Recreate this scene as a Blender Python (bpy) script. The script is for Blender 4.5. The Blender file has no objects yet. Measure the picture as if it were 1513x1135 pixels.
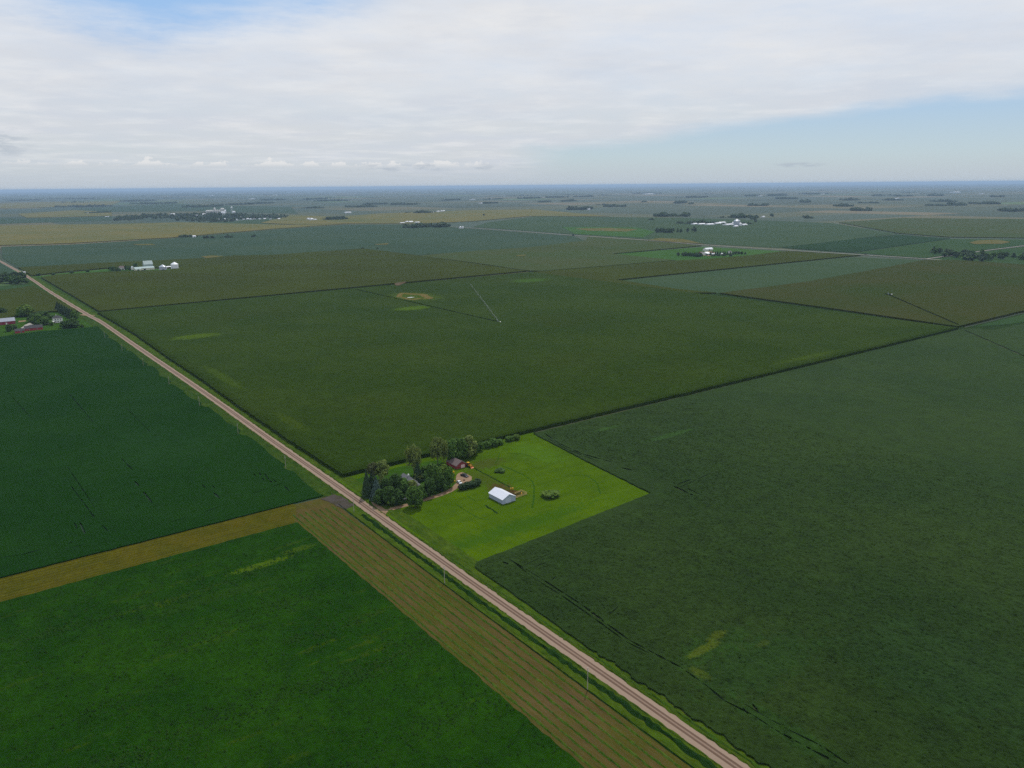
import bpy, bmesh, math, random
from mathutils import Vector, Matrix
from mathutils.geometry import delaunay_2d_cdt
R = random.Random(7)
C = bpy.context.scene.collection
sc = bpy.context.scene
PI = math.pi
# ------------------------------------------------------------------ camera maths
F, CX, CY, HC = 1150., 756.5, 567.5, 168.0
PITCH, ROLL = math.radians(14.3), math.radians(-.5)
def ray(x, y):
    u, v = (x-CX)/F, -(y-CY)/F
    c, s = math.cos(ROLL), math.sin(ROLL)
    u, v = c*u-s*v, s*u+c*v
    return Vector((u, math.cos(PITCH)+v*math.sin(PITCH), -math.sin(PITCH)+v*math.cos(PITCH)))
def P(x, y, z=0.):                      # a point of the ground seen in the photograph
    d = ray(x, y); t = (z-HC)/d.z
    return Vector((d.x*t, d.y*t, z))
ANG = math.radians(126.8)               # survey grid: U along the gravel road, V across it
DU = Vector((math.cos(ANG), math.sin(ANG), 0)); DV = Vector((math.sin(ANG), -math.cos(ANG), 0))
ORG = P(510, 712)
def W(u, v, z=0.): return ORG + DU*u + DV*v + Vector((0, 0, z))
def UV(p): d = p-ORG; return d.dot(DU), d.dot(DV)
def hgt(b, ty):                         # height of something whose foot is at pixel b and top at row ty
    p = P(*b); d = ray(b[0], ty)
    return HC + d.z*math.hypot(p.x, p.y)/math.hypot(d.x, d.y)
def wid(b, w): return w/F*(P(*b)-Vector((0, 0, HC))).length
# ------------------------------------------------------------------ objects
def tag(o, label=None, cat=None, group=None, kind=None):
    if label: o['label'] = label
    if cat: o['category'] = cat
    if group: o['group'] = group
    if kind: o['kind'] = kind
    return o
def empty(name, loc, rz=0):
    o = bpy.data.objects.new(name, None); C.objects.link(o); o.location = loc; o.rotation_euler = (0, 0, rz); o.empty_display_size = .5
    return o
def link(name, me, mats, parent=None):
    o = bpy.data.objects.new(name, me); C.objects.link(o)
    if mats:
        for m in (mats if isinstance(mats, (list, tuple)) else [mats]): me.materials.append(m)
    if parent: o.parent = parent
    return o
class MB:
    def __init__(s): s.v = []; s.f = []; s.mi = []; s.m = 0
    def add(s, vs, fs):
        b = len(s.v); s.v += [tuple(v) for v in vs]
        for f in fs: s.f.append([b+i for i in f]); s.mi.append(s.m)
        return s
    def box(s, x0, y0, z0, x1, y1, z1, taper=0.):
        t = taper
        vs = [(x0,y0,z0),(x1,y0,z0),(x1,y1,z0),(x0,y1,z0),(x0+t,y0+t,z1),(x1-t,y0+t,z1),(x1-t,y1-t,z1),(x0+t,y1-t,z1)]
        return s.add(vs, [(3,2,1,0),(4,5,6,7),(0,1,5,4),(1,2,6,5),(2,3,7,6),(3,0,4,7)])
    def tube(s, a, b, r0, r1=None, n=8, caps=True):
        a, b = Vector(a), Vector(b); r1 = r0 if r1 is None else r1
        d = (b-a).normalized(); x = d.orthogonal().normalized(); y = d.cross(x)
        vs = [a+(x*math.cos(2*PI*i/n)+y*math.sin(2*PI*i/n))*r0 for i in range(n)]+[b+(x*math.cos(2*PI*i/n)+y*math.sin(2*PI*i/n))*r1 for i in range(n)]
        fs = [(i, (i+1) % n, n+(i+1) % n, n+i) for i in range(n)]
        if caps: fs += [tuple(range(n-1, -1, -1)), tuple(range(n, 2*n))]
        return s.add(vs, fs)
    def lathe(s, prof, n=20, c=(0,0,0)):
        vs = []; fs = []
        for r, z in prof: vs += [(c[0]+r*math.cos(2*PI*i/n), c[1]+r*math.sin(2*PI*i/n), c[2]+z) for i in range(n)]
        for k in range(len(prof)-1):
            for i in range(n): fs.append((k*n+i, k*n+(i+1) % n, (k+1)*n+(i+1) % n, (k+1)*n+i))
        fs.append(tuple(range((len(prof)-1)*n, len(prof)*n))); fs.append(tuple(range(n-1, -1, -1)))
        return s.add(vs, fs)
    def prism(s, pts, y0, y1):                # profile in x-z, extruded along y
        n = len(pts)
        vs = [(x, y0, z) for x, z in pts]+[(x, y1, z) for x, z in pts]
        return s.add(vs, [tuple(range(n)), tuple(range(2*n-1, n-1, -1))]+[(i, n+i, n+(i+1) % n, (i+1) % n) for i in range(n)])
    def mesh(s, name='m', fix=True):
        me = bpy.data.meshes.new(name); me.from_pydata(s.v, [], s.f)
        for p, i in zip(me.polygons, s.mi): p.material_index = i
        if fix:
            bm = bmesh.new(); bm.from_mesh(me); bmesh.ops.recalc_face_normals(bm, faces=bm.faces); bm.to_mesh(me); bm.free()
        me.update(); return me
    def build(s, name, mats, parent=None, bevel=0):
        o = link(name, s.mesh(name), mats, parent)
        if bevel:
            b = o.modifiers.new('bevel', 'BEVEL'); b.width = bevel; b.segments = 2; b.limit_method = 'ANGLE'
        return o
# ------------------------------------------------------------------ materials
def lin(c): return tuple((x/255/12.92 if x <= 10 else ((x/255+.055)/1.055)**2.4) for x in c)
class NT:
    def __init__(s, nt): s.nt = nt; nt.nodes.clear()
    def n(s, t, **k):
        o = s.nt.nodes.new(t)
        for a, b in k.items(): setattr(o, a, b)
        return o
    def l(s, a, b): s.nt.links.new(a, b)
    def set(s, sock, v):
        if hasattr(v, 'is_output') or hasattr(v, 'links'): s.l(v, sock)
        elif isinstance(v, (tuple, list)) and len(v) == 3 and sock.type == 'RGBA': sock.default_value = (*v, 1)
        else: sock.default_value = v
    def math(s, op, a, b=0., c=0., clamp=False):
        o = s.n('ShaderNodeMath', operation=op); o.use_clamp = clamp
        s.set(o.inputs[0], a); s.set(o.inputs[1], b); s.set(o.inputs[2], c); return o.outputs[0]
    def vmath(s, op, a, b=None, sc_=None):
        o = s.n('ShaderNodeVectorMath', operation=op); s.set(o.inputs[0], a)
        if b is not None: s.set(o.inputs[1], b)
        if sc_ is not None: s.set(o.inputs['Scale'], sc_)
        return o.outputs['Value'] if op in ('DOT_PRODUCT', 'LENGTH', 'DISTANCE') else o.outputs[0]
    def noise(s, vec, scale, detail=3., rough=.55, w=None):
        o = s.n('ShaderNodeTexNoise'); s.set(o.inputs['Vector'], vec); o.inputs['Scale'].default_value = scale
        o.inputs['Detail'].default_value = detail; o.inputs['Roughness'].default_value = rough
        return o.outputs['Fac']
    def white(s, vec):
        o = s.n('ShaderNodeTexWhiteNoise', noise_dimensions='3D'); s.set(o.inputs['Vector'], vec); return o.outputs['Value']
    def ss(s, x, a, b):                      # smoothstep a..b
        o = s.n('ShaderNodeMapRange', interpolation_type='SMOOTHSTEP'); s.set(o.inputs['Value'], x); s.set(o.inputs['From Min'], a); s.set(o.inputs['From Max'], b)
        return o.outputs[0]
    def mix(s, f, a, b, mode='MIX'):
        o = s.n('ShaderNodeMix', data_type='RGBA', blend_type=mode); s.set(o.inputs[0], f); s.set(o.inputs[6], a); s.set(o.inputs[7], b); return o.outputs[2]
    def comb(s, x, y, z):
        o = s.n('ShaderNodeCombineXYZ'); s.set(o.inputs[0], x); s.set(o.inputs[1], y); s.set(o.inputs[2], z); return o.outputs[0]
    def sep(s, v):
        o = s.n('ShaderNodeSeparateXYZ'); s.set(o.inputs[0], v); return o.outputs
def newmat(name):
    m = bpy.data.materials.new(name); m.use_nodes = True
    return m, NT(m.node_tree)
def finish(t, col, rough=.8, spec=.3, bump=None, bdist=.3, bstr=1., sheen=0.):
    p = t.n('ShaderNodeBsdfPrincipled'); o = t.n('ShaderNodeOutputMaterial')
    t.set(p.inputs['Base Color'], col); t.set(p.inputs['Roughness'], rough); t.set(p.inputs['Specular IOR Level'], spec)
    if sheen: p.inputs['Sheen Weight'].default_value = sheen; p.inputs['Sheen Roughness'].default_value = .5; p.inputs['Sheen Tint'].default_value = (.5, .8, .35, 1)
    if bump is not None:
        b = t.n('ShaderNodeBump'); b.inputs['Distance'].default_value = bdist; b.inputs['Strength'].default_value = bstr
        t.set(b.inputs['Height'], bump); t.l(b.outputs[0], p.inputs['Normal'])
    t.l(p.outputs[0], o.inputs[0]); return p
CAL = {'alfalfa': (1.067, 1.029, 0.107), 'soybean_left': (0.662, 0.897, 0.153), 'soybean_right': (0.752, 0.671, 0.193), 'corn_near': (1.269, 1.258, 0.33), 'corn_far': (0.69, 0.804, 0.148), 'soybean_teal': (1.304, 1.048, 0.773), 'corn_pivot': (0.624, 0.82, 0.385), 'ripe_crop': (1.203, 1.272, 1.304), 'soybean_blue': (1.644, 1.283, 1.146), 'lawn_grass': (1.378, 0.96, 0.05), 'mown_headland': (0.825, 0.945, 0.217), 'corn_brown': (0.772, 1.118, 0.836)}
ALB = 1.95                                    # picture value of a level diffuse surface of albedo 1 (measured)
def alb(c, k=1.): return tuple(min(.85, x/ALB*k) for x in lin(c))
def uvnodes(t):
    pos = t.n('ShaderNodeNewGeometry').outputs['Position']
    d = t.vmath('SUBTRACT', pos, tuple(ORG))
    u = t.vmath('DOT_PRODUCT', d, tuple(DU)); v = t.vmath('DOT_PRODUCT', d, tuple(DV))
    return t.comb(u, v, 0.), u, v
def field_mat(name, a, b, big=70., fine=1.3, amp=.35, stretch=1., rows=None, patches=(), bdist=.35, streak=None, rough=.85, spec=.01, sheen=0., third=None):
    """a field surface; a, b colours of its crop, patches = (u, v, ru, rv, colour, strength)"""
    m, t = newmat(name); q, u, v = uvnodes(t)
    col = t.mix(t.ss(t.noise(q, 1/big, 4., .6), .35, .65), a, b)
    if third: col = t.mix(t.math('MULTIPLY', t.ss(t.noise(t.vmath('ADD', q, (911., 37., 5.)), 1/(big*2.3), 5., .65), .5, .72), .8), col, third)
    if streak:                                # (du, dv) lengths of streaks, colour, share
        sv = t.comb(t.math('DIVIDE', u, streak[0]), t.math('DIVIDE', v, streak[1]), 0.)
        msk = t.math('MULTIPLY', t.ss(t.noise(sv, 1., 5., .65), streak[3]-.03, streak[3]+.13), t.ss(t.noise(t.vmath('ADD', q, (3., 1., 0.)), 1/(fine*1.6), 3., .6), .36, .60))
        col = t.mix(t.math('MULTIPLY', msk, streak[4]), col, streak[2])
    if name in CAL: col = t.vmath('MULTIPLY', col, CAL[name])
    for pu, pv, ru, rv, pc, ps in patches:
        e = t.vmath('LENGTH', t.comb(t.math('DIVIDE', t.math('SUBTRACT', u, pu), ru), t.math('DIVIDE', t.math('SUBTRACT', v, pv), rv), 0.))
        e = t.math('ADD', e, t.math('MULTIPLY', t.math('SUBTRACT', t.noise(q, 3.2/min(ru, rv, 30), 4., .65), .5), 1.6)); e = t.math('ADD', e, t.math('MULTIPLY', t.math('SUBTRACT', t.noise(q, 1/(fine*1.5), 3., .6), .5), 1.5))
        col = t.mix(t.math('MULTIPLY', t.ss(e, 1.1, .55), ps), col, pc)
    fq = q if stretch == 1 else t.comb(t.math('DIVIDE', u, stretch), v, 0.)
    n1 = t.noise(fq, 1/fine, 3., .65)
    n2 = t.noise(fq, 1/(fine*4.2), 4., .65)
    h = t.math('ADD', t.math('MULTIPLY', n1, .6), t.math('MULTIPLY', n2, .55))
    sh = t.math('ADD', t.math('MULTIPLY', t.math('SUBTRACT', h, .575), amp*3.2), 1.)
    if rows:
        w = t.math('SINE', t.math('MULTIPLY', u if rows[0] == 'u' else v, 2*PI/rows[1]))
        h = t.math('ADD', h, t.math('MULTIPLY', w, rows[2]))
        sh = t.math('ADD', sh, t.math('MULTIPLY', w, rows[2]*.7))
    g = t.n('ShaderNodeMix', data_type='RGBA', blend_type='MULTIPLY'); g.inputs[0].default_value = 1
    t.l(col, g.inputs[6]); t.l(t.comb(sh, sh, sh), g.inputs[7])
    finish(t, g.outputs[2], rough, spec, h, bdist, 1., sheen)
    return m
def plain(name, c, var=.15, scale=1.5, rough=.7, spec=.3, metal=0., bump=0.):
    m, t = newmat(name); co = t.n('ShaderNodeTexCoord').outputs['Object']
    n = t.noise(co, scale, 4., .6); f = t.math('ADD', t.math('MULTIPLY', t.math('SUBTRACT', n, .5), var*2.5), 1.)
    col = t.mix(1., c, t.comb(f, f, f), 'MULTIPLY')
    p = finish(t, col, rough, spec, n if bump else None, bump or .1); p.inputs['Metallic'].default_value = metal
    return m
def ribbed(name, c, pitch=.9, axis=0, rough=.4, spec=.5, var=.1):
    m, t = newmat(name); co = t.n('ShaderNodeTexCoord').outputs['Object']
    w = t.math('SINE', t.math('MULTIPLY', t.sep(co)[axis], 2*PI/pitch)); n = t.noise(co, .5, 4., .6)
    f = t.math('ADD', t.math('MULTIPLY', t.math('SUBTRACT', n, .5), var*2.5), t.math('ADD', 1., t.math('MULTIPLY', w, .03)))
    finish(t, t.mix(1., c, t.comb(f, f, f), 'MULTIPLY'), rough, spec, w, .03); return m
def leafmat(name, a, b, trans=.32):
    m, t = newmat(name); g = t.n('ShaderNodeNewGeometry'); oi = t.n('ShaderNodeObjectInfo')
    f = g.outputs['Random Per Island']
    col = t.mix(f, a, b); k = t.math('ADD', 1.1, t.math('MULTIPLY', oi.outputs['Random'], .3))
    col = t.mix(1., col, t.comb(k, k, k), 'MULTIPLY')
    p = t.n('ShaderNodeBsdfPrincipled'); t.l(col, p.inputs['Base Color']); p.inputs['Roughness'].default_value = .65; p.inputs['Specular IOR Level'].default_value = .06
    tr = t.n('ShaderNodeBsdfTranslucent'); t.l(col, tr.inputs[0]); mx = t.n('ShaderNodeMixShader'); mx.inputs[0].default_value = trans
    o = t.n('ShaderNodeOutputMaterial'); t.l(p.outputs[0], mx.inputs[1]); t.l(tr.outputs[0], mx.inputs[2]); t.l(mx.outputs[0], o.inputs[0]); return m
# ------------------------------------------------------------------ slabs of crop and sheets of ground
def inside(p, loop):
    x, y = p; r = False; j = len(loop)-1
    for i in range(len(loop)):
        xi, yi = loop[i]; xj, yj = loop[j]
        if (yi > y) != (yj > y) and x < (xj-xi)*(y-yi)/(yj-yi)+xi: r = not r
        j = i
    return r
def densify(loop, step, jit):
    out = []
    for i, a in enumerate(loop):
        b = loop[(i+1) % len(loop)]; a = Vector(a[:2]); b = Vector(b[:2]); L = (b-a).length
        n = max(1, min(420, int(L/step))); nrm = Vector((-(b-a).y, (b-a).x)).normalized() if L > 0 else Vector((0, 0))
        for k in range(n):
            o = (R.random()-.5)*2*jit if k else 0.
            out.append(tuple(a+(b-a)*(k/n)+nrm*o))
    return out
def slab(name, loop, z, mat, holes=(), step=4., jit=.3, z0=0., kind='stuff', label=None, cat=None, wall=True):
    loop = densify([tuple(p)[:2] for p in loop], step, jit) if jit else [tuple(p)[:2] for p in loop]
    holes = [[tuple(p)[:2] for p in h] for h in holes]
    c = Vector((sum(p[0] for p in loop)/len(loop), sum(p[1] for p in loop)/len(loop)))
    vs = []; ed = []
    for lp in [loop]+holes:
        b = len(vs); vs += [Vector(p)-c for p in lp]; ed += [(b+i, b+(i+1) % len(lp)) for i in range(len(lp))]
    v2, e2, f2, *_ = delaunay_2d_cdt(vs, ed, [], 0, 1e-4)
    lo = [(p[0]-c.x, p[1]-c.y) for p in loop]; ho = [[(p[0]-c.x, p[1]-c.y) for p in h] for h in holes]
    bb = [(min(p[0] for p in h), max(p[0] for p in h), min(p[1] for p in h), max(p[1] for p in h)) for h in ho]
    keep = []
    for f in f2:
        m = sum((v2[i] for i in f), Vector((0, 0)))/len(f); q = (m.x, m.y)
        if not inside(q, lo): continue
        if any(x0 <= q[0] <= x1 and y0 <= q[1] <= y1 and inside(q, h) for h, (x0, x1, y0, y1) in zip(ho, bb)): continue
        keep.append(f)
    mb = MB(); mb.add([(v.x, v.y, z) for v in v2], keep)
    if wall:
        for lp in [lo]+ho:
            n = len(lp); mb.add([(x, y, z) for x, y in lp]+[(x, y, z0) for x, y in lp], [(i, (i+1) % n, n+(i+1) % n, n+i) for i in range(n)])
    me = mb.mesh(name, False)
    bm = bmesh.new(); bm.from_mesh(me); bmesh.ops.remove_doubles(bm, verts=bm.verts, dist=1e-4); bmesh.ops.recalc_face_normals(bm, faces=bm.faces)
    up = [f for f in bm.faces if abs(f.normal.z) > .9]
    if up and sum(f.normal.z*f.calc_area() for f in up) < 0: bmesh.ops.reverse_faces(bm, faces=bm.faces)
    bm.to_mesh(me); bm.free()
    o = link(name, me, mat); o.location = (c.x, c.y, 0)
    return tag(o, label, cat, None, kind)
def px(*pts, z=0.): return [P(x, y, z) for x, y in pts]
def uv(*pts): return [W(u, v) for u, v in pts]
def slot(a, b, w=.5):                         # a thin gap between two points
    a, b = Vector(a[:2]), Vector(b[:2]); d = (b-a).normalized(); n = Vector((-d.y, d.x))*w/2
    k = max(2, int((b-a).length/3)); L = []; Rr = []
    for i in range(k+1):
        j = n*(1+(R.random()-.5)*.8) if 0 < i < k else n*.4
        q = a+(b-a)*(i/k); L.append(tuple(q+j)); Rr.append(tuple(q-j))
    return L+Rr[::-1]
def ruts(pts, w=.5, z=.7, gap=.25, piece=14.):
    """broken wheel gaps along a line of pixels"""
    out = []; p = [P(x, y, z) for x, y in pts]
    for a, b in zip(p, p[1:]):
        L = (b-a).length; s = 0.
        while s < L-1.5:
            e = min(L-.3, s+piece*(.5+R.random()))
            if e-s > 1 and R.random() > gap*.6: out.append(slot(a.lerp(b, s/L), a.lerp(b, e/L), w*(.6+.7*R.random())))
            s = e+.7+gap*8*R.random()
    return out
def ribbon(name, pts, w, z, mat, jit=.15, parent=None, step=2.5, crown=0.):
    """a strip of width w following points; crown lifts its middle"""
    pts = [Vector(p) for p in pts]; q = []
    for a, b in zip(pts, pts[1:]):
        n = max(1, int((b-a).length/step)); q += [a.lerp(b, i/n) for i in range(n)]
    q.append(pts[-1]); mb = MB(); vs = []
    for i, p in enumerate(q):
        d = (q[min(i+1, len(q)-1)]-q[max(i-1, 0)]); d.z = 0; d.normalize(); n = Vector((-d.y, d.x, 0))
        a = w/2*(1+(R.random()-.5)*2*jit); b = w/2*(1+(R.random()-.5)*2*jit); cz = crown*(.7+.6*R.random()) if jit else crown
        vs += [p+n*a+Vector((0, 0, z)), p+Vector((0, 0, z+cz)), p-n*b+Vector((0, 0, z))]
    fs = []
    for i in range(len(q)-1): fs += [(3*i, 3*i+1, 3*i+4, 3*i+3), (3*i+1, 3*i+2, 3*i+5, 3*i+4)]
    mb.add(vs, fs); me = mb.mesh(name, False)
    bm = bmesh.new(); bm.from_mesh(me)
    if sum(f.normal.z for f in bm.faces) < 0: bmesh.ops.reverse_faces(bm, faces=bm.faces)
    bm.to_mesh(me); bm.free()
    return link(name, me, mat, parent)

import numpy as np
NR = np.random.default_rng(5)
def clumps(parent, u, v, z, s, h, mat, name='leaf_clumps'):
    """tent-shaped tufts of leaves standing on a crop surface, as one part of that field"""
    n = len(u); c = parent.location
    x = ORG.x+DU.x*u+DV.x*v-c.x; y = ORG.y+DU.y*u+DV.y*v-c.y; a = NR.uniform(0, 6.28, n)
    V = np.zeros((n, 5, 3), np.float32)
    for k in range(4):
        r = NR.uniform(*s, n); V[:, k, 0] = x+np.cos(a+k*PI/2)*r; V[:, k, 1] = y+np.sin(a+k*PI/2)*r; V[:, k, 2] = z-.02
    V[:, 4, 0] = x+NR.uniform(-.3, .3, n)*s[1]; V[:, 4, 1] = y+NR.uniform(-.3, .3, n)*s[1]; V[:, 4, 2] = z+NR.uniform(*h, n)
    b = (np.arange(n)*5)[:, None, None]; Fc = (np.array([[0, 1, 4], [1, 2, 4], [2, 3, 4], [3, 0, 4]])[None]+b).reshape(-1, 3)
    me = bpy.data.meshes.new(name); me.vertices.add(n*5); me.vertices.foreach_set('co', V.ravel()); me.loops.add(n*12); me.loops.foreach_set('vertex_index', Fc.ravel().astype(np.int32))
    me.polygons.add(n*4); me.polygons.foreach_set('loop_start', np.arange(0, n*12, 3, dtype=np.int32)); me.update(calc_edges=True); me.validate()
    o = link(name, me, mat, parent); return tag(o, kind='stuff')
# ------------------------------------------------------------------ camera, sun, sky
cd = bpy.data.cameras.new('camera'); cam = bpy.data.objects.new('camera', cd); C.objects.link(cam); sc.camera = cam
cd.sensor_fit = 'HORIZONTAL'; cd.sensor_width = 36; cd.lens = 36*F/1513; cd.clip_start = 1; cd.clip_end = 250000
cam.location = (0, 0, HC)
cam.rotation_euler = (Matrix.Rotation(PI/2-PITCH, 4, 'X') @ Matrix.Rotation(ROLL, 4, 'Z')).to_euler()
SUN_EL, SUN_AZ = math.radians(56), math.radians(16)           # azimuth clockwise from +Y (the way the camera looks)
sd = bpy.data.lights.new('sun', 'SUN'); so = bpy.data.objects.new('sun', sd); C.objects.link(so)
sd.energy = 3.0; sd.angle = math.radians(2.0); sd.color = (1, .95, .87)
sdir = Vector((math.sin(SUN_AZ)*math.cos(SUN_EL), math.cos(SUN_AZ)*math.cos(SUN_EL), math.sin(SUN_EL)))
so.rotation_euler = (-sdir).to_track_quat('-Z', 'Y').to_euler(); so.location = (0, 0, 900)
wd = bpy.data.worlds.new('World'); sc.world = wd; wd.use_nodes = True
t = NT(wd.node_tree)
sky = t.n('ShaderNodeTexSky', sky_type='NISHITA'); sky.sun_disc = False; sky.sun_elevation = SUN_EL; sky.sun_rotation = SUN_AZ
sky.altitude = 500; sky.air_density = 1.0; sky.dust_density = 1.2; sky.ozone_density = 1.5
g = t.n('ShaderNodeTexCoord').outputs['Generated']
dx, dy, dz = t.sep(g)
rad = t.math('SQRT', t.math('ADD', t.math('MULTIPLY', dx, dx), t.math('MULTIPLY', dy, dy)))
e = t.math('DIVIDE', dz, t.math('MAXIMUM', rad, .001))        # tangent of elevation
az = t.math('ARCTAN2', dx, dy)
zz = t.math('ADD', t.math('MAXIMUM', dz, 0.), .06)
lay = t.comb(t.math('DIVIDE', dx, zz), t.math('DIVIDE', dy, zz), 0.)     # the cloud deck seen in perspective
n1 = t.noise(lay, .55, 6., .6); n2 = t.noise(t.vmath('ADD', lay, (7., 3., 0.)), 1.6, 5., .6)
n3 = t.noise(t.comb(t.math('MULTIPLY', az, 7.), t.math('MULTIPLY', e, 30.), 0.), 1., 6., .6)
n4 = t.noise(t.comb(t.math('MULTIPLY', az, 3.), t.math('MULTIPLY', e, 14.), 4.), 1.4, 7., .65)
# sheet of thin high cloud: its lower edge rises to the right, a blue gap stands at the upper left
edge = t.math('ADD', .041, t.math('MULTIPLY', .112, t.math('SUBTRACT', az, .064)))
edge = t.math('SUBTRACT', edge, t.math('MULTIPLY', .10, t.math('POWER', t.math('MAXIMUM', t.math('SUBTRACT', az, .26), 0.), 2.)))
edge = t.math('ADD', edge, t.math('MULTIPLY', t.math('SUBTRACT', n3, .5), .034))
sheet = t.ss(t.math('SUBTRACT', e, edge), -.007, .016)
leftm = t.ss(az, .085, -.02)                                   # left of this the sheet reaches the horizon
sheet = t.math('MAXIMUM', sheet, leftm)
hole = t.math('SUBTRACT', e, t.math('ADD', .166, t.math('MULTIPLY', .20, t.math('ABSOLUTE', t.math('ADD', az, .40)))))
hole = t.math('ADD', hole, t.math('MULTIPLY', t.math('SUBTRACT', n4, .5), .13))
hole = t.math('MULTIPLY', t.ss(hole, -.035, .022), t.ss(az, -.10, -.22))
hole = t.math('MULTIPLY', hole, t.ss(az, -1.6, -.9))
sheet = t.math('MULTIPLY', sheet, t.math('SUBTRACT', 1., t.math('MULTIPLY', hole, .92)))
thin = t.math('ADD', .90, t.math('MULTIPLY', t.math('SUBTRACT', n4, .5), .9))
sheet = t.math('MULTIPLY', sheet, t.math('MINIMUM', thin, 1.))
K = 10.                                                         # the background strength is 0.1
def sk(c): return tuple(x*K for x in lin(c))
clear = t.mix(t.ss(e, .0, .16), sk((191, 208, 213)), sk((150, 192, 238)))
clear = t.mix(.10, clear, sky.outputs[0])
cl = t.mix(t.ss(e, .02, .17), sk((208, 213, 218)), sk((231, 232, 234)))
cl = t.mix(t.math('MULTIPLY', t.ss(t.math('ADD', t.math('MULTIPLY', n1, .6), t.math('MULTIPLY', n4, .4)), .42, .60), .7), cl, sk((208, 214, 224)))
cl = t.mix(t.math('MULTIPLY', t.ss(n2, .42, .74), .5), cl, sk((238, 238, 238)))
col = t.mix(sheet, clear, cl)
# veil near the horizon
col = t.mix(t.math('MULTIPLY', t.ss(e, .038, .002), .85), col, sk((190, 199, 208)))
# row of far cumulus along the horizon
cn = t.noise(t.comb(t.math('MULTIPLY', az, 75.), t.math('MULTIPLY', e, 170.), 0.), 1., 6., .6)
cb = t.noise(t.comb(t.math('MULTIPLY', az, 30.), 2., 0.), 1., 4., .6)
top = t.math('ADD', .0265, t.math('MULTIPLY', t.math('SUBTRACT', cb, .46), .040))
base = t.math('ADD', .0225, t.math('MULTIPLY', t.math('ADD', az, .2), -.006))
cm = t.math('MULTIPLY', t.ss(t.math('ADD', t.math('SUBTRACT', top, e), t.math('MULTIPLY', t.math('SUBTRACT', cn, .5), .024)), -.0006, .0022), t.ss(t.math('SUBTRACT', e, base), -.0025, .0015))
cm = t.math('MULTIPLY', cm, t.math('MULTIPLY', t.ss(az, .02, -.06), t.ss(az, -.62, -.5)))
cc = t.mix(t.ss(t.math('SUBTRACT', e, base), .0, .006), sk((203, 209, 215)), sk((232, 232, 232)))
col = t.mix(t.math('MULTIPLY', cm, .8), col, cc)
# small grey scraps of low cloud
dn = t.noise(t.comb(t.math('MULTIPLY', az, 26.), t.math('MULTIPLY', e, 110.), 9.), 1., 6., .62)
band = t.math('MULTIPLY', t.ss(t.math('ABSOLUTE', t.math('SUBTRACT', e, .0225)), .006, .0015), t.ss(t.math('ABSOLUTE', t.math('ADD', az, .10)), .13, .05))
b2 = t.math('MULTIPLY', t.ss(t.math('ABSOLUTE', t.math('SUBTRACT', e, .048)), .022, .006), t.ss(az, -.515, -.56))
b3 = t.math('MULTIPLY', t.ss(t.math('ABSOLUTE', t.math('SUBTRACT', e, .0205)), .004, .001), t.ss(t.math('ABSOLUTE', t.math('SUBTRACT', az, .345)), .035, .012))
dk = t.math('MULTIPLY', t.ss(dn, .46, .60), t.math('MAXIMUM', band, t.math('MAXIMUM', b2, b3)))
col = t.mix(t.math('MULTIPLY', dk, .6), col, sk((172, 183, 196)))
low = t.ss(dz, -.05, -.002)
col = t.mix(low, sk((120, 130, 120)), col)
bg = t.n('ShaderNodeBackground'); bg.inputs[1].default_value = 1/K; t.l(col, bg.inputs[0])
o = t.n('ShaderNodeOutputWorld'); t.l(bg.outputs[0], o.inputs[0])
vs_ = sc.view_settings; vs_.view_transform = 'Standard'; vs_.look = 'None'; vs_.exposure = 0; vs_.gamma = 1
cy = sc.cycles; cy.use_denoising = False; cy.max_bounces = 5; cy.diffuse_bounces = 2; cy.glossy_bounces = 1; cy.transmission_bounces = 2; cy.volume_bounces = 0
cy.transparent_max_bounces = 8; cy.sample_clamp_indirect = 4; cy.caustics_reflective = False; cy.caustics_refractive = False
try: cy.denoiser = 'OPENIMAGEDENOISE'; cy.denoising_prefilter = 'ACCURATE'
except Exception: pass
# ------------------------------------------------------------------ the haze
hz = MB().box(-84000, -84000, -1, 84000, 84000, 186).build('haze', None); tag(hz, kind='stuff')
m = bpy.data.materials.new('haze_air'); m.use_nodes = True; t = NT(m.node_tree)
pv = t.n('ShaderNodeVolumePrincipled'); pv.inputs['Color'].default_value = (.49, .69, .95, 1); pv.inputs['Density'].default_value = HAZE = 4.0e-5
o = t.n('ShaderNodeOutputMaterial'); t.l(pv.outputs[0], o.inputs['Volume']); hz.data.materials.append(m)
# ------------------------------------------------------------------ the ground to the horizon: a quilt of quarter sections
m, t = newmat('ground_quilt'); q, u, v = uvnodes(t)
wq = t.comb(t.math('ADD', u, t.math('MULTIPLY', t.math('SUBTRACT', t.noise(q, .0006, 2.), .5), 130.)), t.math('ADD', v, t.math('MULTIPLY', t.math('SUBTRACT', t.noise(t.vmath('ADD', q, (5000., 0., 0.)), .0006, 2.), .5), 130.)), 0.)
wu, wv, _ = t.sep(wq)
cu = t.math('FLOOR', t.math('DIVIDE', wu, 805.)); cv = t.math('FLOOR', t.math('DIVIDE', wv, 805.))
r0 = t.white(t.comb(cu, cv, 3.)); half = t.math('GREATER_THAN', r0, .45); hv = t.math('GREATER_THAN', t.white(t.comb(cu, cv, 8.)), .5)
su = t.math('FLOOR', t.math('DIVIDE', wu, t.math('SUBTRACT', 805., t.math('MULTIPLY', 402.5, t.math('MULTIPLY', half, hv)))))
sv = t.math('FLOOR', t.math('DIVIDE', wv, t.math('SUBTRACT', 805., t.math('MULTIPLY', 402.5, t.math('MULTIPLY', half, t.math('SUBTRACT', 1., hv))))))
r = t.white(t.comb(su, sv, 1.))
ramp = t.n('ShaderNodeValToRGB'); ramp.color_ramp.interpolation = 'CONSTANT'
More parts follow.
